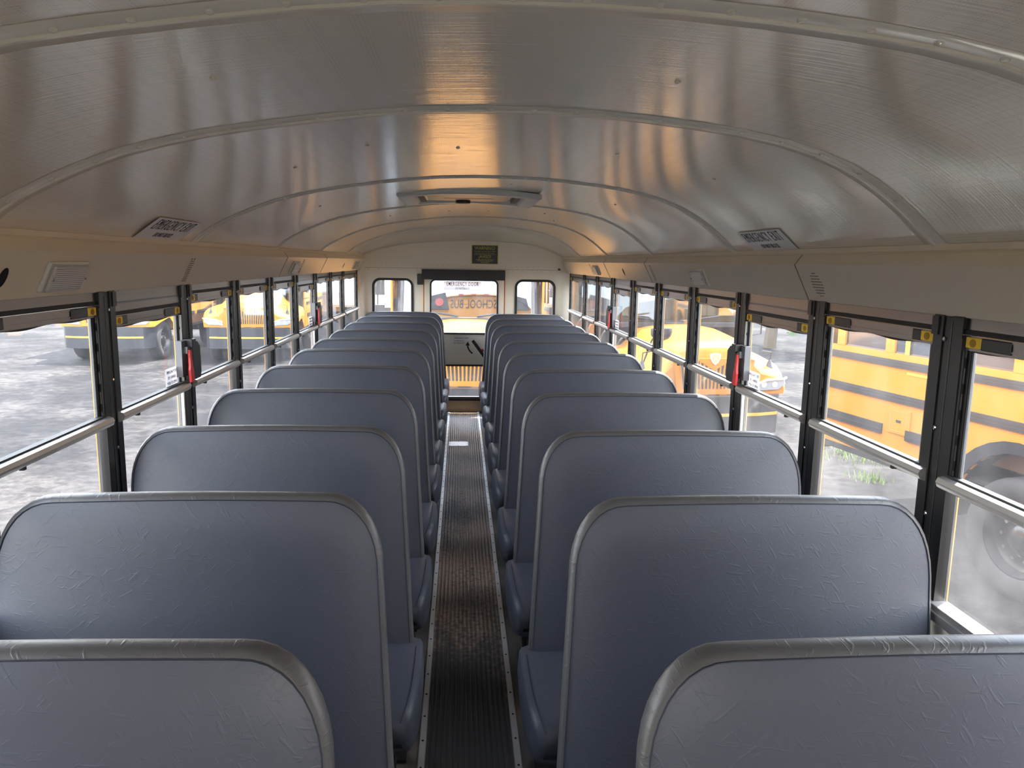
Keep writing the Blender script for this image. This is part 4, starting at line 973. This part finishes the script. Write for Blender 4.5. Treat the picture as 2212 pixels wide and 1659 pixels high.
mb.build('marker_lamp', root)

def tree(name, x, y, h, r_, label, seed, n=2600):
    rnd = random.Random(seed); root = empty(name, (x, y, GZ), label=label, cat='tree')
    mb = MB(); mb.mat(bark); mb.tube([(0, 0, 0), (.1, 0, h * .3), (.0, .1, h * .6), (.1, 0, h * .85)], [.22, .17, .12, .04], 8)
    for k in range(6):
        a = k * 1.05; mb.tube([(0, 0, h * (.3 + .06 * k)), (math.cos(a) * r_ * .4, math.sin(a) * r_ * .4, h * (.5 + .06 * k)), (math.cos(a) * r_ * .75, math.sin(a) * r_ * .75, h * (.58 + .06 * k))], [.09, .05, .02], 6)
    mb.build('trunk', root, smooth=True)
    mb = MB(); mb.mat(leaf_d)
    cl = [(Vector((rnd.uniform(-1, 1) * r_ * .7, rnd.uniform(-1, 1) * r_ * .7, h * rnd.uniform(.3, .95))), rnd.uniform(.3, .6) * r_) for _ in range(16)]
    for k in range(n):
        c, cr_ = rnd.choice(cl); d_ = Vector((rnd.gauss(0, 1), rnd.gauss(0, 1), rnd.gauss(0, .8))).normalized() * cr_ * rnd.uniform(.6, 1.05)
        p = c + d_; p.z = max(p.z, .2); a = Vector((rnd.gauss(0, 1), rnd.gauss(0, 1), rnd.gauss(0, 1))).normalized() * .20; b_ = a.orthogonal().normalized() * .11
        mb.add([p - a, p + b_, p + a, p - b_], [(0, 1, 2, 3)])
    mb.build('crown', root)
tree('leafy_tree', 10.0, 24.0, 5.5, 2.4, 'dark leafy tree behind the right-hand buses, nearer one', 3)
tree('leafy_tree', 15.5, 17.5, 5.0, 2.4, 'dark leafy tree farthest to the right behind the parked buses', 4)
tree('leafy_tree', 6.0, 32.0, 6.5, 2.8, 'tall dark tree behind the far right bus', 5)
tree('leafy_tree', 2.9, 17.6 + 22, 7.5, 2.2, 'tall dark tree seen through the right rear window', 6)
mb = MB(); mb.mat(grass_m); rnd = random.Random(5)
for cx, cy, rr0, nn_ in ((5.6, 10.1, .28, 220), (5.1, 8.9, .12, 90), (6.2, 10.9, .4, 200), (-7.0, 9.0, .12, 60)):
    for k in range(nn_):
        x = cx + max(-2, min(2, rnd.gauss(0, 1))) * rr0; y = cy + max(-2, min(2, rnd.gauss(0, 1))) * rr0; h = rnd.uniform(.04, .14); d_ = rnd.uniform(0, 6.28); w = .008
        mb.add([(x - w * math.sin(d_), y + w * math.cos(d_), GZ), (x + w * math.sin(d_), y - w * math.cos(d_), GZ), (x + h * .4 * math.cos(d_), y + h * .4 * math.sin(d_), GZ + h)], [(0, 1, 2)])
tag(mb.build('grass'), 'tufts of grass growing through the asphalt', 'grass', kind='stuff')
